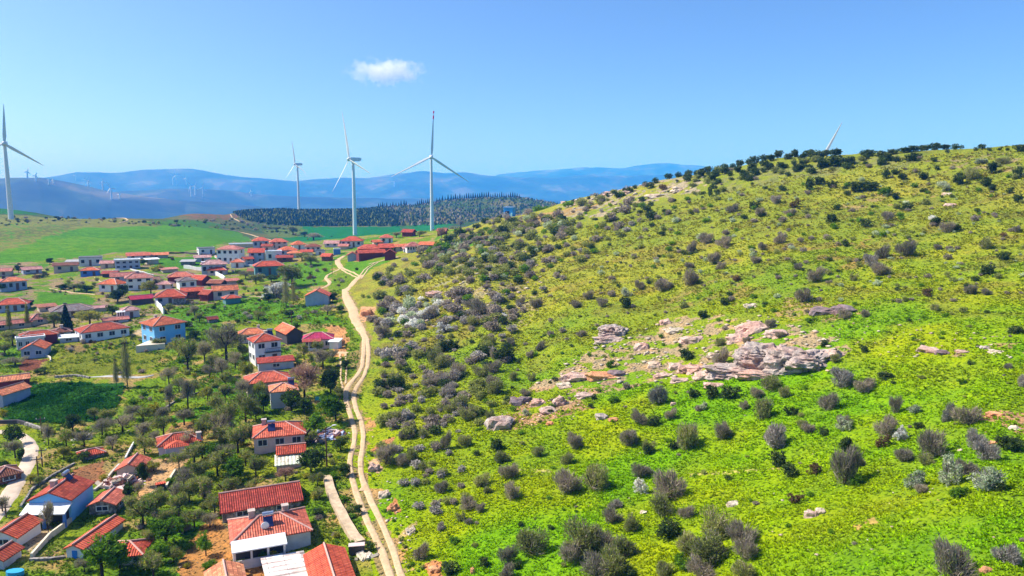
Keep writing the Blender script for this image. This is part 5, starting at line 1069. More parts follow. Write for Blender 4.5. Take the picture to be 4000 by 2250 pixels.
S("""1917 1345 50 - olive;1993 1352 42;2069 1400 40;2115 1365 45;2150 1315 34;2197 1300 32;2273 1315 42;2150 1258 25;2025 1420 25 - dark;1935 1402 50;2092 1202 50;2034 1188 42;2249 1200 45;2296 1168 45;2354 1198 46;2447 1158 48 - paleg;2442 1200 55 - dark;2500 1128 45;2587 1135 75 50;2744 1240 48 - dark;2832 1192 42 - dark;3135 1180 65 62;2669 1202 35 - olive;2389 1158 35;3006 1280 48 - mauve;2913 1340 40;3222 1352 38 - dark;3277 1330 32 - dark;3300 1245 50;3379 1238 40 - mauve;3163 1258 50 22 green;3373 1374 36 - dark;
2808 1430 78 80 mauve;2808 1352 48 - olive;2686 1402 62 - dark;3047 1318 40;3268 1415 45 - olive;2302 1392 25 - green;2383 1432 42 - green;2168 1488 28 - dark;2075 1488 40 - olive;2051 1545 45;1999 1485 45 - olive;1923 1510 60;1981 1566 30 - dark;2005 1606 30 - green;2156 1594 30 - green;2150 1614 26 - dark;2057 1624 38 - paleg;2319 1560 28 - dark;2308 1594 28 - dark;2401 1570 50 30 green;2447 1518 35;2575 1572 90 78 grey;2710 1552 50 - dark;2780 1556 60 68 dark;2855 1556 75 60 dark;3000 1522 110 60 olive;3286 1512 110 82 grey;3228 1600 92 88;3362 1532 80 - mauve;3070 1552 55 - olive;
2972 1635 92 95 olive;2954 1550 60;3088 1620 58 38 dark;2745 1600 40 - paleg;2907 1600 45;2500 1652 75;2558 1660 55 - dark;2616 1635 55;2698 1752 98 120 olive;2820 1712 76 78;3030 1745 96 98 grey;2453 1740 70 72;2243 1752 55 62;2535 1764 60 - olive;3152 1688 60;3216 1702 35 - dark;3292 1680 65 - paleg;3298 1762 40 - dark;1917 1640 50 - olive;3700 1645 50 90 grey;3770 1655 110 85;3494 1612 48 78;3572 1610 56 40 paleg;3650 1212 42 - olive;3620 1158 40 - brown;3790 1148 46 - mauve;3960 1302 62 40 dark;3852 1150 40 - mauve;3455 1480 60 38 dark;3398 1512 50;3758 1500 40 26 green;3940 1440 36;3990 1510 40 50 grey;3690 1235 36 18 green;3760 1222 34 - olive;3600 1480 34 20 olive""", 'mauve')
S("""2695 1112 80 74;2610 1128 45;2877 1098 35 - brown;2698 988 46 52;2785 1032 60;2817 1052 40;2948 1030 50;2828 966 60;2763 950 55;3050 950 56;3127 946 28;3138 985 30;3230 936 32;3120 1052 42;3180 1100 76;2975 976 40;2860 830 50;2948 816 42 - dark;2970 845 45;3030 796 45 - grey;3105 812 45 - brown;3090 842 45;3240 870 55 - dark;3345 1026 25;3400 1040 64 - grey;3450 1008 60 62;3437 1072 76;3535 998 76 66;3470 862 45;3383 886 50 - dark;3545 822 42 - dark;3650 880 50 - dark;3640 860 30 - white;3695 908 55;3740 900 40 - dark;3660 975 36;3708 980 30;3840 972 60 - olive;3920 925 28 - brown;3970 908 36;3915 1016 55 - dark;3860 1072 56 - dark;3790 1148 46;3616 1150 36 - brown;3335 1095 36 - olive;2690 1050 44""", 'mauve')
S("""3165 742 36 62;3198 722 45;3458 698 30 52;3530 702 38;3605 702 42;3405 742 80 45;3345 750 60;3310 764 30;3555 630 52;3648 632 28;3747 722 58 55;3872 678 42 60;3850 728 52;3970 692 42 55;3692 746 52 - paleg;3870 744 36;3055 746 34;3497 778 36;2774 768 24 56;2926 706 40;3247 736 40;3459 764 48 - green;3942 756 28;3975 790 46;3817 830 26;3660 664 26;3800 700 70 50 olive;3830 640 50 24 paleg;3920 640 60 30 olive""", 'dark')
S("""2610 700 40;2650 688 36;2690 672 40;2720 668 30;2765 658 42;2800 650 34;2830 645 40;2862 640 30;2890 634 46;2925 628 38;2950 640 50;2985 622 40;3010 628 44;3040 616 50;3075 622 42;3105 614 48;3130 628 50;3160 612 60 40;3185 628 70;3225 604 62 30;3260 612 66 48;3265 650 90 60;3320 640 60 45;3210 655 60 44;3370 606 34;3400 610 56 40;3440 620 60 46;3470 628 50;3490 602 52 28;3530 596 60 32;3570 592 60 34;3610 586 62 36;3650 582 58 38;3690 580 50 30;3730 586 40;3755 580 26;3812 590 26;3835 582 36 30;3865 590 26;3905 588 20;3935 588 18;3985 592 60 40;2560 716 36;2520 726 30;2480 738 28;2440 748 26;2400 758 26;2370 764 22;2330 772 24;2300 778 20;2240 790 22;2460 752 36;2540 735 40;2590 742 40 - brown;2680 700 44;2740 690 50;2780 705 44;2830 680 50;2880 672 44;2940 668 54;3000 664 50;3050 660 46;3110 668 50;3160 664 40;3500 632 40;3590 616 30;3700 598 24""", 'dark', .86)
# village trees
T = lambda k, x, y, w_, h_, lab=None: plant(k, x, y, w_, h_, lab=lab)
T('t_poplar',498,1510,52,190,'tallest bare poplar standing against the grey paved road'); T('t_poplar',455,1512,26,120,'thin bare poplar left of the tallest one by the paved road'); T('t_bare',664,1608,55,112,'small leafless tree on a long slim trunk in the green terrace')
T('t_bare',735,1598,80,130); T('yellow',600,1625,58,55,'yellow flowering bush on the green terrace'); T('t_dark',285,1690,75,85,'dark round tree at the lower edge of the lush field')
for a in """t_olive 735 1450 115 125;t_bare 868 1480 85 90;t_yellow 965 1492 62 85;t_yellow 812 1572 64 70;t_olive 900 1695 130 140;t_olive 960 1650 110 130;t_olive 790 1735 110 110;t_bare 860 1715 120 105;t_olive 930 1770 130 110;t_olive 760 1812 110 90;t_olive 850 1860 130 110;t_green 925 1880 120 95;t_olive 1000 1862 90 85;t_bare 720 1910 100 90;t_olive 800 1955 120 105;t_olive 885 1955 110 90;t_olive 700 2020 110 95;t_olive 760 2062 100 80;t_green 650 2140 150 130;t_olive 560 2055 130 110;t_olive 610 2010 110 90;t_bare 690 1960 90 80;t_olive 980 1940 70 70;t_green 850 1800 90 70
t_green 1228 1705 100 95;t_dark 1215 1842 110 105;t_pink 1115 1880 80 62;t_dark 1292 1542 100 115;t_dark 1030 1612 82 105;t_dark 1138 1606 95 95;t_dark 1190 1618 70 75;t_green 1312 1648 112 118;t_pink 1190 1556 130 135;t_bare 1262 1440 100 88;t_olive 1188 1405 60 70;t_bare 885 1408 155 145;t_bare 800 1420 90 90;t_olive 700 1400 90 90;t_olive 1010 1560 80 70;t_olive 880 1570 90 70;t_bare 950 1560 90 80;t_green 805 2172 72 98;t_green 400 2258 195 175;t_green 470 2225 90 80;t_green 820 2230 60 50;t_bare 560 1710 90 70;t_bare 480 1690 100 75;t_bare 400 1700 90 70;t_olive 640 1700 90 80;t_olive 565 1775 90 85;t_bare 330 1745 90 70;t_olive 260 1750 80 80;t_yellow 250 1795 66 60;t_bare 190 1740 55 90;t_bare 440 1760 70 60;t_yellow 790 1790 80 70;t_green 640 1800 40 30
t_dark 50 1740 80 90;t_bare 60 1790 80 80;t_dark 20 1850 60 60;t_dark 85 1800 34 60;t_bare 10 2000 80 70;t_bare 190 2095 60 150;t_dark 560 1900 50 110;t_dark 500 1960 55 90;t_dark 330 1800 60 45;t_olive 520 2000 90 70;t_olive 150 1900 60 45;t_yellow 120 1890 60 45
t_conifer 262 1300 56 110;t_yellow 352 1270 110 62;t_dark 460 1180 80 55;t_dark 480 1160 50 60;t_yellow 590 1152 78 62;t_olive 212 1278 95 62;t_dark 195 1034 34 30;t_dark 72 1064 40 34;yellow 622 1058 56 26;t_olive 1142 1118 150 85;white 1075 1160 110 70;t_poplar 1118 1198 46 118;t_poplar 1147 1190 28 92;t_olive 1215 1036 90 42;t_dark 1050 1180 60 40;t_ypoplar 38 1290 26 88;t_ypoplar 108 1278 26 88;t_dark 160 1262 60 40;t_dark 120 1200 34 32;t_olive 290 1140 70 34;t_dark 340 1142 60 34;t_dark 250 1132 60 26;t_olive 50 1350 90 60;t_olive 20 1390 80 50;t_dark 440 1232 50 46;t_bare 620 1122 60 34;t_bare 580 1110 50 40;t_dark 690 1310 34 26;t_dark 720 1290 60 48;t_bare 620 1290 30 26;t_olive 780 1260 50 40;t_bare 760 1240 60 50
t_bare 1225 938 90 30;t_olive 1145 918 70 36;t_dark 1190 925 40 22;t_olive 1080 905 60 22;t_bare 1385 950 40 18;t_bare 1548 930 50 26;t_olive 1640 925 60 24;t_bare 1800 890 50 32;t_dark 1340 960 50 20;t_pink 1725 930 40 44;t_dark 1300 1180 50 40;t_dark 1130 1240 60 36;t_olive 1010 1250 70 40;t_bare 1280 1230 60 40;t_dark 1330 1220 40 30;t_green 1160 1300 30 50;t_olive 1240 1385 50 60;t_bare 1300 1410 60 46;t_dark 1350 1440 50 40;t_dark 100 1330 40 26;t_dark 8 1140 50 40;t_dark 60 1205 60 40;t_dark 560 1035 40 24;t_olive 660 1220 60 36;t_dark 940 1110 30 22;t_olive 1000 1110 60 40;t_bare 960 1090 60 36;t_olive 1180 1020 80 34;t_dark 1060 1100 50 30;t_olive 370 1420 30 24;t_bare 60 1425 110 34;t_dark 160 1460 60 30;t_olive 620 1360 60 44;t_olive 840 1340 50 40;t_dark 760 1330 60 46;t_dark 920 1320 40 30
t_olive 820 1680 90 80;t_olive 880 1740 90 80;t_bare 740 1760 90 80;t_olive 980 1720 80 70;t_olive 700 1830 80 70;t_olive 790 1880 100 80;t_bare 880 1810 90 80;t_olive 960 1820 80 70;t_olive 740 1960 90 80;t_olive 840 2010 100 80;t_green 700 2080 90 80;t_bare 820 2060 80 60;t_olive 650 2060 90 80;t_olive 590 2140 80 80;t_green 600 2200 100 90;t_olive 680 2200 80 70;t_olive 620 1960 70 60;t_yellow 600 1840 60 40;t_olive 560 1650 80 60;t_bare 520 1640 80 60;t_olive 420 1650 80 60;t_olive 370 1640 60 50;t_bare 660 1500 70 70;t_olive 700 1530 70 60;t_olive 760 1540 70 60;t_bare 820 1480 70 60;t_olive 880 1520 80 70;t_bare 920 1440 70 70;t_olive 950 1400 60 60;t_olive 840 1440 70 60;t_yellow 1000 1640 70 60;t_olive 1060 1560 60 50;t_bare 640 1640 90 60;t_bare 720 1660 90 70;t_olive 850 1620 90 80;t_olive 690 1740 80 70;t_bare 600 1740 70 60;t_dark 900 1900 60 60;t_dark 830 1780 60 60;t_dark 940 1740 50 50;t_olive 1240 1900 70 60;t_olive 1010 2110 40 40;t_olive 1220 1740 60 60;t_green 1270 1620 70 70;t_bare 1150 1700 50 40;t_pink 1160 1480 60 50;t_yellow 470 1850 50 30;t_bare 540 1940 50 60;t_olive 600 2250 120 100;t_green 520 2190 80 60;t_dark 560 2225 90 60;t_bare 330 2235 80 60;t_dark 1330 1760 60 60;t_dark 1345 1860 60 60;t_dark 1400 2010 46 46;t_dark 1445 2150 50 46;t_olive 1250 1950 60 50;t_dark 1240 2020 60 40;t_olive 1330 1560 60 50""".replace('\n', ';').split(';'):
    q = a.split(); T(q[0], *map(float, q[1:5]))
# random shrubs inside outlines on the hill
rg = np.random.default_rng(77)
def scatter(n, poly, rmin, rmax, th0=-46, th1=47, seed=0, pw=1.0):
    g = np.random.default_rng(seed); k = n * 30; th = np.radians(g.uniform(th0, th1, k)); r = np.exp(g.uniform(math.log(rmin), math.log(rmax), k)); x, y = r * np.sin(th), r * np.cos(th); z = H(x, y)
    zc = y * CP - z * SP; u = 2000 + FPX * x / zc; v = 1125 - FPX * (y * SP + z * CP) / zc
    ok = inpoly(u, v, np.array(poly, float)); i = np.where(ok)[0][:n]; return x[i], y[i], z[i], u[i], v[i]
def scrub(n, poly, rmin, rmax, wpx, kinds, seed):
    x, y, z, u, v = scatter(n, poly, rmin, rmax, seed=seed); g = np.random.default_rng(seed + 1)
    for i in range(len(x)):
        RAND.append((float(wpx[0] + (wpx[1] - wpx[0]) * g.random() ** 1.6), str(g.choice(kinds)), float(u[i]), float(v[i]), Vector((x[i], y[i], z[i])), .55 + .4 * g.random()))
MK = ['mauve','mauve','mauve','olive','olive','dark','grey','green']
scrub(420, [(1450,1060),(1700,960),(1900,870),(2200,810),(2500,740),(2560,860),(2300,1000),(2150,1180),(1980,1320),(1600,1420),(1440,1330),(1400,1180)], 120, 420, (20, 52), MK, 101)
scrub(70, [(1520,1280),(1640,1210),(1780,1180),(1950,1150),(1990,1280),(1850,1320),(1600,1330),(1480,1330)], 110, 320, (30, 70), ['mauve','mauve','grey','white','grey'], 102)
scrub(170, [(1470,1290),(1530,1220),(1640,1170),(1740,1190),(1720,1250),(1560,1300)], 110, 320, (30, 62), ['white','paleg','white','grey','white'], 103)
scrub(120, [(2180,820),(2450,740),(2700,680),(3100,630),(3500,620),(3700,600),(3700,720),(3000,760),(2600,800),(2300,880)], 150, 400, (14, 34), ['dark','dark','mauve','olive','dark'], 104)
scrub(640, [(2300,900),(2700,760),(3900,640),(4800,640),(4800,1180),(3000,1180),(2500,1180),(2300,1150)], 120, 340, (12, 34), ['dark','mauve','olive','olive','green','mauve','paleg'], 105)
scrub(280, [(1450,1380),(2000,1330),(2300,1200),(2900,1180),(4800,1180),(4800,1500),(3300,1500),(2600,1600),(1900,1700),(1450,1700)], 80, 240, (10, 28), ['mauve','olive','green','dark','green'], 106)
scrub(90, [(1480,1700),(2600,1600),(4900,1500),(4900,2240),(1700,2240)], 45, 120, (12, 34), ['olive','green','mauve','green'], 107)
scrub(60, [(1450,1380),(1600,1380),(1760,1500),(1800,1700),(1600,1720),(1450,1600)], 90, 200, (22, 48), ['mauve','olive','mauve','grey'], 108)
scrub(110, [(1560,990),(1760,920),(1960,850),(2100,850),(1900,960),(1680,1020)], 200, 420, (14, 32), MK, 109)
scrub(800, [(0,1030),(400,1010),(1300,1000),(1420,1060),(1340,1240),(1300,1400),(900,1400),(560,1380),(0,1420)], 140, 420, (9, 28), ['olive','olive','dark','green','mauve','brown','grey','dark'], 110)
scrub(330, [(0,1400),(200,1430),(560,1440),(700,1380),(1330,1400),(1350,1900),(1300,2240),(700,2240),(420,2000),(150,1700),(0,1640)], 66, 180, (16, 46), ['olive','olive','green','mauve','yellow','green'], 111)
scrub(150, [(1340,1500),(1365,1500),(1360,1780),(1390,2000),(1480,2240),(1400,2240),(1300,1950),(1330,1700)], 66, 150, (14, 34), ['green','green','green','olive'], 112)
scrub(160, [(1400,1700),(1440,1700),(1470,1900),(1560,2080),(1680,2240),(1600,2240),(1500,2050),(1420,1900)], 66, 150, (12, 26), ['green','green','olive'], 113)
scrub(240, [(0,850),(420,852),(620,870),(960,850),(1180,885),(1180,925),(960,900),(560,880),(120,872),(0,890)], 480, 1100, (6, 18), ['olive','dark','mauve','dark'], 114)
scrub(160, [(1080,925),(1560,918),(1760,895),(1900,870),(1760,910),(1560,935),(1250,945)], 440, 1000, (8, 20), ['olive','dark','mauve'], 115)
scrub(110, [(1450,1420),(1500,1380),(1700,1380),(1980,1300),(1980,1480),(1900,1720),(1700,1760),(1480,1690)], 90, 220, (34, 82), ['mauve','olive','mauve','grey','mauve','dark','olive'], 120)
scrub(40, [(1440,1100),(1600,1080),(1580,1200),(1470,1240),(1420,1180)], 150, 330, (34, 66), ['mauve','mauve','olive','mauve'], 121)
scrub(46, [(1700,1180),(1850,1130),(1960,1160),(1980,1290),(1880,1300),(1760,1260)], 130, 300, (40, 76), ['mauve','mauve','olive','mauve'], 122)
scrub(40, [(1480,1300),(1620,1300),(1660,1360),(1560,1400),(1460,1370)], 120, 260, (36, 70), ['mauve','mauve','olive','grey'], 123)
scrub(120, [(1650,1000),(2000,880),(2250,830),(2300,960),(2050,1080),(1800,1130)], 150, 400, (28, 56), ['mauve','olive','dark','mauve','olive','paleg'], 124)
scrub(26, [(1460,1730),(1800,1760),(1850,2050),(1620,2000)], 60, 150, (30, 60), ['mauve','olive','grey'], 125)
scrub(170, [(2560,745),(2700,690),(3000,640),(3420,615),(3500,640),(3100,690),(2800,725)], 180, 400, (24, 46), ['dark','dark','dark','olive'], 126)
# keep clear of houses, rocks and tracks
BLK = [(h_[0], h_[1] + h_[4] * .5, h_[2] * .58 + 4, h_[4] * .62 + h_[3] * .12 + 12) for h_ in H_]
TRK = [(a, b_, c_ * .8) for L_ in ruts for (x0, y0, c0), (x1, y1, c1) in zip(L_[:-1], L_[1:]) for a, b_, c_ in [(x0 + (x1-x0)*t, y0 + (y1-y0)*t, c0) for t in (0,.25,.5,.75)]] + [(x_, y_, 60) for x_, y_ in ((20,1690),(100,1720),(125,1770),(100,1840),(60,1910),(20,1960),(-10,2010),(400,1474),(450,1474),(500,1474),(550,1472))]
YRD = [np.array([(570,1795),(740,1775),(735,1800),(690,1845),(610,1935),(520,1965),(560,1880)], float), np.array([(30,1630),(60,1560),(125,1495),(300,1490),(500,1495),(470,1560),(430,1640),(250,1655)], float), np.array([(100,2110),(150,2060),(200,2045),(190,2100),(110,2170)], float), np.array([(2120,1460),(2500,1420),(2600,1370),(3200,1300),(3330,1350),(3270,1440),(2500,1500)], float)]
def free(u, v, w_):
    if u < 1470:
        for a, b_, c_, d_ in BLK:
            if abs(u - a) < c_ + w_ * .4 and abs(v - b_) < d_: return False
    for a, b_, c_ in TRK:
        if abs(u - a) < c_ + w_ * .5 and -6 < v - b_ < 10 + w_ * .6: return False
    for P_ in YRD:
        if inpoly(np.array([u]), np.array([v]), P_)[0]: return False
    return True
RAND = [q for q in RAND if free(q[2], q[3], q[0])]
RAND.sort(key=lambda q: -q[0])
n_sh = sum(1 for q in PLANTS if not q[1].startswith('t_'))
ind, rest = RAND[:max(0, 298 - n_sh)], RAND[max(0, 298 - n_sh):]
for w_, k, u, v, p, hf in ind: plant(k, u, v, w_, w_ * hf, pos=p)
print('PLANTS', len(PLANTS), 'shrubs', n_sh, 'rand', len(ind), len(rest))
# labels: kind, size, side of the nearest landmark, then order
groups = {}
for q in PLANTS:
    if q[5]: continue
    t, k, px, py, w_, _ = q
    cand = [c for c in HLM if (c[1] < 1420) == (px < 1420)] 
    nm, lx, ly = min(cand, key=lambda c: math.hypot(px - c[1], (py - c[2]) * 1.3))
    dx, dy = px - lx, py - ly; d = math.hypot(dx, dy)
    side = ('left of' if dx < 0 else 'right of') if abs(dx) > abs(dy) else ('above' if dy < 0 else 'below')
    big = 90 if k.startswith('t_') else 70; sz = 'big' if w_ > big else 'small' if w_ < big * .5 else 'medium'
    noun = '' if 'poplar' in k or 'conifer' in k else ' tree' if k.startswith('t_') else ' shrub'
    lab = f"{sz} {DESC[k]}{noun} {side} {nm}"; groups.setdefault(lab, []).append(q)
for lab, qs in groups.items():
    qs.sort(key=lambda q: q[2])
    for i, q in enumerate(qs): q[0]['label'] = lab + ('' if len(qs) == 1 else f", {(['first'] + WORDNUM[1:])[i] if i < 20 else i + 1} from left")
# the remaining low growth, one mesh per colour family joined into one object
def bake(items, name, nf=150):
    Vs, vr, mi = [], [], []; mats = ['mauve','olive','dark','green','white','paleg','grey','yellow','brown']
    g = np.random.default_rng(5)
    for w_, k, u, v, p, hf in items:
        s = mpp(p); n = int(60 + min(nf * 2.2, w_ * 10)); P = rand_in(g, n, [(0,0,.42,.46,.46,.42,3),(.2,.1,.3,.3,.3,.3,1),(-.2,-.1,.4,.3,.3,.3,1)]); P[:, 2] = np.abs(P[:, 2])
        sz = .17 if w_ < 18 else .12
        V = tris_leaf(g, P, sz).reshape(-1, 3); a = g.random() * 6.28; c_, s_ = math.cos(a), math.sin(a)
        V = np.stack([(V[:,0]*c_ - V[:,1]*s_) * w_ * s, (V[:,0]*s_ + V[:,1]*c_) * w_ * s, V[:,2] * w_ * s * hf], 1) + np.array(p)
        Vs.append(V); vr.append(g.random(n) * .7 + g.random() * .3); mi.append(np.full(n, mats.index(k)))
    V = np.concatenate(Vs); me = np_mesh(name, V, np.arange(len(V)).reshape(-1, 3), False, {'var': ('FACE','FLOAT', np.concatenate(vr))})
    for k in mats: me.materials.append(VM[k])
    me.polygons.foreach_set('material_index', np.concatenate(mi).astype(np.int32)); return link(name, me)
tag(bake(rest, 'undergrowth'), kind='stuff')
# herb and grass clumps
def tufts(n, P_reg, rmin, rmax, th0, th1, base, name, seed, size=1.0, free_=False):
    g = np.random.default_rng(seed); th = np.radians(g.uniform(th0, th1, n)); r = np.exp(g.uniform(math.log(rmin), math.log(rmax), n)); x, y = r*np.sin(th), r*np.cos(th)
    ok = inpoly(x, y, P_reg) if P_reg is not None else ~inpoly(x, y, P_hill)
    for pts, c, jit, thr in Z:
        if free_: break
        if c == (.022,.105,.012) or (c[0] > c[1] * 1.2 and (thr is None or thr < .5)): ok &= ~inpoly(x, y, wpoly(pts))
    x, y, r = x[ok], y[ok], r[ok]; z = H(x, y); n = len(x)
    zc = y*CP - z*SP; u = 2000 + FPX*x/zc; v = 1125 - FPX*(y*SP+z*CP)/zc
    keep = np.ones(n, bool)
    for a, b_, c_ in TRK: keep &= ~((np.abs(u-a) < c_*.75+3) & (np.abs(v-b_) < 9 + c_*.5))
    for a, b_, c_, d_ in BLK: keep &= ~((np.abs(u-a) < c_*.9) & (np.abs(v-b_) < d_*.8))
    x, y, z, r = x[keep], y[keep], z[keep], r[keep]; n = len(x)
    na = fbm(x/14, y/14, 21, 4); nb = fbm(x/5, y/5, 22, 3); dens = g.random(n) < np.clip(.35 + (fbm(x/3, y/3, 91, 3) - .4) * 4, .12, 1)
    x, y, z, r, na, nb = [q[dens] for q in (x, y, z, r, na, nb)]; n = len(x)
    col = base(na, nb, r); col = col * (.55 + .85 * g.random(n))[:, None]
    sz = (.11 + r * .0019) * (.6 + .8 * g.random(n)) * size; K_ = 5; Vs = []
    for k in range(K_):
        a = g.random(n) * 6.283; tl = .35 + .5 * g.random(n); dx, dy = np.cos(a), np.sin(a)
        bx, by = x + dx*sz*.15, y + dy*sz*.15
        p0 = np.stack([bx - dy*sz*.35, by + dx*sz*.35, z + sz*.12], 1); p1 = np.stack([bx + dy*sz*.35, by - dx*sz*.35, z + sz*.12], 1); p2 = np.stack([bx + dx*sz*tl, by + dy*sz*tl, z + sz*(1.0 - tl*.7)], 1)
        Vs.append(np.stack([p0, p1, p2], 1))
    V = np.stack(Vs, 1).reshape(-1, 3); cc = np.repeat(np.concatenate([col, np.ones((n, 1))], 1), K_ * 3, axis=0)
    me = np_mesh(name, V, np.arange(len(V)).reshape(-1, 3), False, {'tint': ('POINT','FLOAT_COLOR', cc)}); return link(name, me, M_TUFT)
M_TUFT, _nt, _b = newmat('herb_leaves'); _a = N(_nt, 'ShaderNodeAttribute'); _a.attribute_name = 'tint'; _nt.nodes.remove(_b)
_d = N(_nt, 'ShaderNodeBsdfDiffuse'); _t = N(_nt, 'ShaderNodeBsdfTranslucent'); _m = N(_nt, 'ShaderNodeMixShader'); _m.inputs[0].default_value = .3
for q in (_d, _t): _nt.links.new(_a.outputs[0], q.inputs[0])
_nt.links.new(_d.outputs[0], _m.inputs[1]); _nt.links.new(_t.outputs[0], _m.inputs[2]); _nt.links.new(_m.outputs[0], _nt.nodes['Material Output'].inputs[0])
def hb(na, nb, r):
    c = mixc(A(.20,.40,.004), A(.35,.43,.004), (na - .35) * 3); c = mixc(c, A(.36,.325,.05), np.clip((r - 105) / 120, 0, .8)); return mixc(c, A(.25,.19,.05), np.clip((nb - .52) * 4, 0, .7) * np.clip((r - 80) / 90, .1, 1))
def vb(na, nb, r): return mixc(A(.08,.19,.012), A(.20,.25,.02), (na - .3) * 2.6)
tag(tufts(130000, P_hill, 44, 260, -9, 46, hb, 'herb_cover', 1), kind='stuff')
tag(tufts(60000, None, 66, 260, -44, -4, vb, 'grass', 2), kind='stuff')
LUSH = wpoly([(20,1625),(60,1562),(125,1500),(300,1495),(495,1500),(465,1560),(430,1640),(250,1655),(60,1650)])
tag(tufts(90000, LUSH, 95, 180, -37, -22, lambda a, b_, r: mixc(A(.02,.10,.012), A(.06,.19,.02), (b_ - .3) * 2.5), 'crop', 3, 1.3, True), kind='stuff')
# wooded hill
def forest():
    g = np.random.default_rng(9); Vs, vr, mi = [], [], []
    for n, poly, hr, mk in ((7500, [(900,826),(1000,818),(1500,812),(1560,830),(1560,884),(1200,884),(1050,878),(960,862)], (2.2, 4.6), 0), (3000, [(1480,800),(1700,770),(2060,764),(2190,792),(2190,850),(1900,860),(1720,880),(1560,884),(1540,830)], (1.8, 4.2), 1)):
        x, y, z, u, v = scatter(n, poly, 850, 1700, seed=n); k = len(x)
        for i in range(k):
            h_ = g.uniform(*hr); r_ = h_ * (.42 if mk == 0 else .55); a0 = g.random() * 6
            P = [(x[i] + r_*math.cos(a0 + 1.2566*q), y[i] + r_*math.sin(a0 + 1.2566*q), z[i] + h_*.12*g.random()) for q in range(5)]; tp = (x[i], y[i], z[i] + h_)
            for q in range(5): Vs += [P[q], P[(q+1) % 5], tp]
            vr += [g.random()] * 5; mi += [0 if mk == 0 or g.random() < .35 else (1 if g.random() < .6 else 2)] * 5 if mk or g.random() < .62 else [int(g.choice([1, 3]))] * 5
    V = np.array(Vs); me = np_mesh('distant_wood', V, np.arange(len(V)).reshape(-1, 3), False, {'var': ('FACE','FLOAT', np.array(vr))})
    for q in ('conifer', 'dark', 'mauve', 'olive'): me.materials.append(VM[q])
    me.polygons.foreach_set('material_index', np.array(mi, np.int32)); return link('distant_wood', me)
tag(forest(), kind='stuff')
# skyline conifers on the wooded hill
SK = [(1478,806,1),(1486,804,1),(1494,806,1),(1502,805,1),(1510,806,1),(1524,806,1),(1534,806,1),(1546,806,1),(1557,806,1),(1566,805,1),(1578,804,1),(1586,803,1)] + [(1630+i*8.2, 798-i*1.6, 2) for i in range(8)] + [(1706+i*11, 788-i*1.1, 3) for i in range(5)] + [(1762+i*8.6, 778-min(i,18)*.75, 4) for i in range(32)]
WH = {1: 'in the short left hand row above the pink bank', 2: 'in the second row beside the rightmost tall turbine', 3: 'in the sparse row right of the tall turbine', 4: 'in the dense row along the top of the wooded hill'}
for px, py, gk in SK:
    X, Y, _ = raydir(px, 760); rr_ = np.linspace(1050, 1700, 140); zz = H(X*rr_, Y*rr_); k = int(np.argmax(zz / rr_)); p = Vector((X*rr_[k], Y*rr_[k], float(zz[k]))); s = mpp(p)
    t = empty('conifer_tree', p, random.uniform(0, 6)); h_ = random.uniform(15, 24) * s; t.scale = (h_*.42, h_*.42, h_)
    cm, sm = SH['t_conifer'][random.randrange(NV)]; link('trunk', sm, None, t); link('crown', cm, None, t)
    tag(t, 'small dark conifer ' + WH[gk], 'tree', 'skyline conifers ' + WH[gk])
# ---------------------------------------------------------------- rocks
from mathutils import noise as mnoise
M_ROCKP = mat_rock('pink_limestone', (.54, .385, .32)); M_ROCKG = mat_rock('grey_limestone', (.42, .35, .315)); M_ROCKO = mat_rock('orange_rock', (.62, .30, .15)); M_ROCKD = mat_rock('dark_rock', (.22, .17, .18)); M_ROCKW = mat_rock('pale_rock', (.58, .49, .38))
def rock(cx, cy, w_, h_, mat, lab, seed, sub=3, flat=False, yaw=0):
    p = hit(cx, cy + h_ * .34); s = mpp(p); bm = bmesh.new(); bmesh.ops.create_icosphere(bm, subdivisions=sub, radius=1.0)
    W, Hh_ = w_ * s / 2, h_ * s * .52; D = min(W * .85, max(W * .5, h_ * s * 1.1)); off = Vector((seed * 7.3, seed * 3.1, 0))
    for v in bm.verts:
        c = v.co.copy(); sg = lambda a: math.copysign(abs(a) ** .72, a)
        c = Vector((sg(c.x), sg(c.y), sg(c.z))); n1 = mnoise.fractal(c * 1.1 + off, 1.0, 2.1, 4); n2 = 1 - abs(mnoise.noise(c * 2.3 + off * 2)) * 2
        dd, _pp = mnoise.voronoi(c * 1.5 + off); cr = max(0, n2 - .80) * 2.2 + max(0, .10 - (dd[1] - dd[0])) * 3.2; f = 1 + n1 * .38 - cr * .30 + mnoise.cell(c * 1.9 + off) * .12
        q = Vector((c.x * W, c.y * D, c.z * Hh_)) * f
        q.z += .05 * Hh_ * (round(q.z / Hh_ * 4) - q.z / Hh_ * 4); v.co = q
    me = bpy.data.meshes.new('boulder'); bm.to_mesh(me); bm.free(); o = link('boulder' if not flat else 'rock_ledge', me, mat); o.location = p; o.rotation_euler = (0, 0, R(yaw) - math.atan2(p.x, p.y)); tag(o, lab, 'rock'); return o
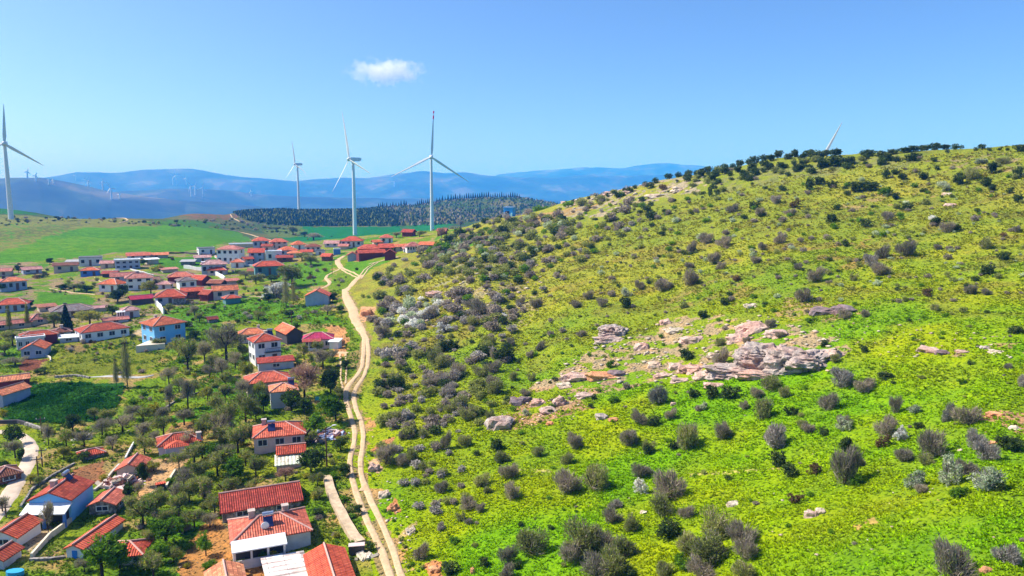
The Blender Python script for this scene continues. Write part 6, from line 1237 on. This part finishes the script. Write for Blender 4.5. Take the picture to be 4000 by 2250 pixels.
RK = [(2985,1375,200,120,'G','big cracked grey rock, left half of the main outcrop',5,5),(3120,1385,230,110,'G','big cracked pinkish rock, right half of the main outcrop',6,5),(3250,1375,80,50,'P','pink rock at the right end of the main outcrop',7),
(2865,1435,190,56,'G','long low grey slab left below the big cracked rock',8,5),(2955,1455,150,40,'P','pink slab under the front of the big cracked rock',9),(2395,1280,120,58,'G','upper slab of the split grey boulder',10,5),(2380,1320,125,34,'G','lower slab of the split grey boulder',11),
(2940,1272,120,56,'P','pink grey rock with a shrub on its right shoulder',12),(2880,1312,80,50,'P','pale pink rock leaning below the shouldered rock',13),(3045,1295,95,36,'P','flat pink rock right of the shouldered rock',14),(2705,1320,88,36,'P','low pink rock in the middle of the outcrop field',15),
(2640,1285,70,24,'W','small pale slab above the low middle rock',16),(2600,1252,45,30,'P','small peaked rock at the upper edge of the outcrop field',17),(2505,1345,60,42,'P','pinkish boulder right below the split grey boulder',18),(2250,1465,120,36,'P','left part of the long pink ledge',19),
(2350,1462,130,34,'O','orange pink middle of the long ledge',20),(2408,1452,70,34,'D','dark boulder on the right end of the long pink ledge',21),(2700,1432,100,44,'P','pink slab left of the long low grey slab',22),(2640,1425,60,36,'P','small pink block beside the pink slab row',23),(2560,1420,55,30,'W','pale block at left of the slab row',24),(2660,1480,80,22,'P','thin pink ledge below the slab row',25),(2760,1455,90,40,'P','pink block joining the slab row to the grey slab',37),
(3215,1208,90,40,'D','left part of the mauve rock group',26),(3290,1200,90,44,'D','right part of the mauve rock group',27),(2930,1190,50,26,'W','pale rock above the outcrop field',28),(2030,1558,80,44,'D','dark round boulder on the left outcrop',29),(2100,1565,60,40,'P','pink boulder right of the dark round one',30),(2185,1560,56,56,'P','tan rock between green bushes on the left outcrop',31),
(1955,1640,100,66,'G','sloping grey slab at the lower left end of the outcrops',32),(2350,1622,52,26,'G','small grey rock with dark crack below the outcrops',33),(2396,1636,40,18,'O','small orange rock touching the small grey one',34),(2630,1575,24,22,'P','tiny upright pink stone between two bushes',35),(2150,1650,36,14,'O','little orange stone below the left outcrop',36),
(2140,1600,70,30,'P','flat pink slab below the tan rock of the left outcrop',71),(2290,1540,80,24,'P','thin pink slab under the long pink ledge',72),(2205,1500,60,24,'W','pale slab at the left end of the long ledge',73),(2790,1385,56,26,'W','pale block behind the leaning dark shrub',74),(2590,1462,70,22,'P','broken pink slab left of the thin ledge',75),(2790,1500,80,20,'P','low pink slab at the foot of the outcrop',76),
(3630,1358,80,30,'P','broken pink ledge near the right edge',38),(3680,1372,50,24,'D','dark stone at the right end of the broken pink ledge',39),(3760,1370,52,16,'P','flat pink stone right of the broken ledge',40),(3850,1354,38,18,'G','small grey stone at the right edge slope',41),(3890,1370,50,16,'W','pale flat stone at the right edge slope',42),
(2010,1930,36,26,'G','lone grey stone at the foot of a mauve shrub',43),(3170,2002,50,42,'P','left boulder of the pinkish pair in the lower meadow',44),(3205,1992,42,34,'W','right boulder of the pinkish pair in the lower meadow',45),(2863,1964,50,20,'W','flat white stone in the lower meadow',46),(2515,1998,28,16,'W','white stone between the lower thickets',47),
(1462,1820,44,48,'P','pale pink boulder beside the dirt track',48),(1500,1925,46,40,'W','white and brown boulder under a grey bush by the track',49),(1532,1975,40,44,'O','orange boulder below the white one by the track',50),(1700,2215,50,36,'O','orange boulder near the bottom edge right of the track',51),(1846,2225,18,40,'O','narrow orange stone at the bottom edge',52),(1605,2070,40,36,'W','slanting pale stone right of the track foot',53),
(3885,1615,60,30,'O','orange rock beside the grey bush at the right edge',54),(3965,1668,40,22,'W','pale stone below the orange rock at the right edge',55),(3855,2222,50,28,'O','orange stone in the bottom right corner',56),(3880,1726,36,18,'O','small orange stone left of the dark corner bush',57),(3752,1757,24,18,'W','small pale stone above the flowering shrubs',58),
(1430,1215,50,40,'O','orange rock in the cut bank beside the upper track',59),(1320,1330,50,60,'O','orange earth bank behind the small white shed',60),(3700,755,36,14,'W','pale stone high on the right slope',61),(3710,797,40,14,'P','pink stone just below the pale one on the right slope',62),(2650,735,60,22,'W','pale ridge stone left of the crest',63),(2560,760,70,22,'W','long pale stone lower on the ridge',64),(2210,788,40,12,'W','white stone at the ridge saddle',65),(2260,780,30,12,'W','white stone right of the saddle stone',66),(2380,752,50,16,'P','pink ridge stone among dark bushes',67),(2450,748,44,18,'P','second pink ridge stone among dark bushes',68),(1640,1245,60,26,'W','whitish scrubby rock below the barn complex slope',69),(1700,1140,70,26,'P','pinkish white rock above the white blossom scrub',70)]
MR = {'G': M_ROCKG, 'P': M_ROCKP, 'O': M_ROCKO, 'D': M_ROCKD, 'W': M_ROCKW}
for q in RK: rock(*q[:4], MR[q[4]], q[5], q[6], q[7] if len(q) > 7 else 3)
# loose stones
g = np.random.default_rng(13); Vs = []; Fs = []; o_ = 0
ico = [(0,0,1),(.89,0,.45),(.28,.85,.45),(-.72,.53,.45),(-.72,-.53,.45),(.28,-.85,.45),(0,0,-.6)]; icf = [(0,1,2),(0,2,3),(0,3,4),(0,4,5),(0,5,1),(1,6,2),(2,6,3),(3,6,4),(4,6,5),(5,6,1)]
for n, poly, rm, rx, sz in ((420, [(2100,1500),(2300,1360),(2600,1260),(3000,1230),(3330,1340),(3250,1450),(2500,1500)], 90, 170, (.15,.7)), (160, [(1900,1690),(2000,1560),(2300,1520),(2250,1640)], 80, 140, (.1,.4)), (260, [(2190,800),(2480,720),(2750,690),(2700,750),(2330,850)], 200, 400, (.4,1.3)), (260, [(1480,1300),(1700,1120),(2100,960),(2150,1100),(1850,1230),(1600,1320)], 120, 330, (.3,1.0)), (120, [(3000,1160),(4000,1330),(4000,1420),(3400,1390)], 90, 180, (.1,.4)), (160, [(1420,1700),(1460,1700),(1620,2060),(1720,2240),(1600,2240),(1440,1900)], 60, 120, (.08,.3)), (90, [(2000,1700),(3900,1500),(3900,2200),(2200,2200)], 50, 110, (.08,.22)), (200, [(100,1700),(1200,1500),(1250,2200),(700,2240),(300,1800)], 70, 160, (.08,.3))):
    x, y, z, u, v = scatter(n, poly, rm, rx, seed=n + 3)
    for i in range(len(x)):
        if not free(u[i], v[i], 6) and v[i] > 1500 and u[i] < 1500: continue
        s = g.uniform(*sz) * g.uniform(.5, 1); a = g.random() * 6.28
        for c in ico: Vs.append((x[i] + s * (c[0]*math.cos(a) - c[1]*math.sin(a)) * g.uniform(.8,1.3), y[i] + s * (c[0]*math.sin(a) + c[1]*math.cos(a)) * g.uniform(.8,1.2), z[i] + s*.6*c[2] * g.uniform(.8,1.2)))
        Fs += [(a_+o_, b_+o_, c_+o_) for a_, b_, c_ in icf]; o_ += 7
me = np_mesh('loose_stones', np.array(Vs), np.array(Fs)); tag(link('loose_stones', me, M_ROCKW), kind='stuff')
# ---------------------------------------------------------------- air
M_HAZE = bpy.data.materials.new('haze'); M_HAZE.use_nodes = True; hn = M_HAZE.node_tree
hn.nodes.remove(hn.nodes['Principled BSDF']); pv = hn.nodes.new('ShaderNodeVolumePrincipled')
pv.inputs['Color'].default_value = (.04, .30, 1.0, 1); pv.inputs['Density'].default_value = 1.9e-4; pv.inputs['Absorption Color'].default_value = (.75, .8, 1, 1); pv.inputs['Anisotropy'].default_value = 0.0
hn.links.new(pv.outputs[0], hn.nodes['Material Output'].inputs['Volume'])
def boxmesh(name, x0, y0, z0, x1, y1, z1):
    V = [(x0,y0,z0),(x1,y0,z0),(x1,y1,z0),(x0,y1,z0),(x0,y0,z1),(x1,y0,z1),(x1,y1,z1),(x0,y1,z1)]
    me = bpy.data.meshes.new(name); me.from_pydata(V, [], [(0,3,2,1),(4,5,6,7),(0,1,5,4),(1,2,6,5),(2,3,7,6),(3,0,4,7)]); return me
hz = link('haze', boxmesh('haze', -15900, -15900, float(z2.min()) - 20, 15900, 15900, max(float(z2.max()), 60) + 40), M_HAZE)
tag(hz, kind='stuff')
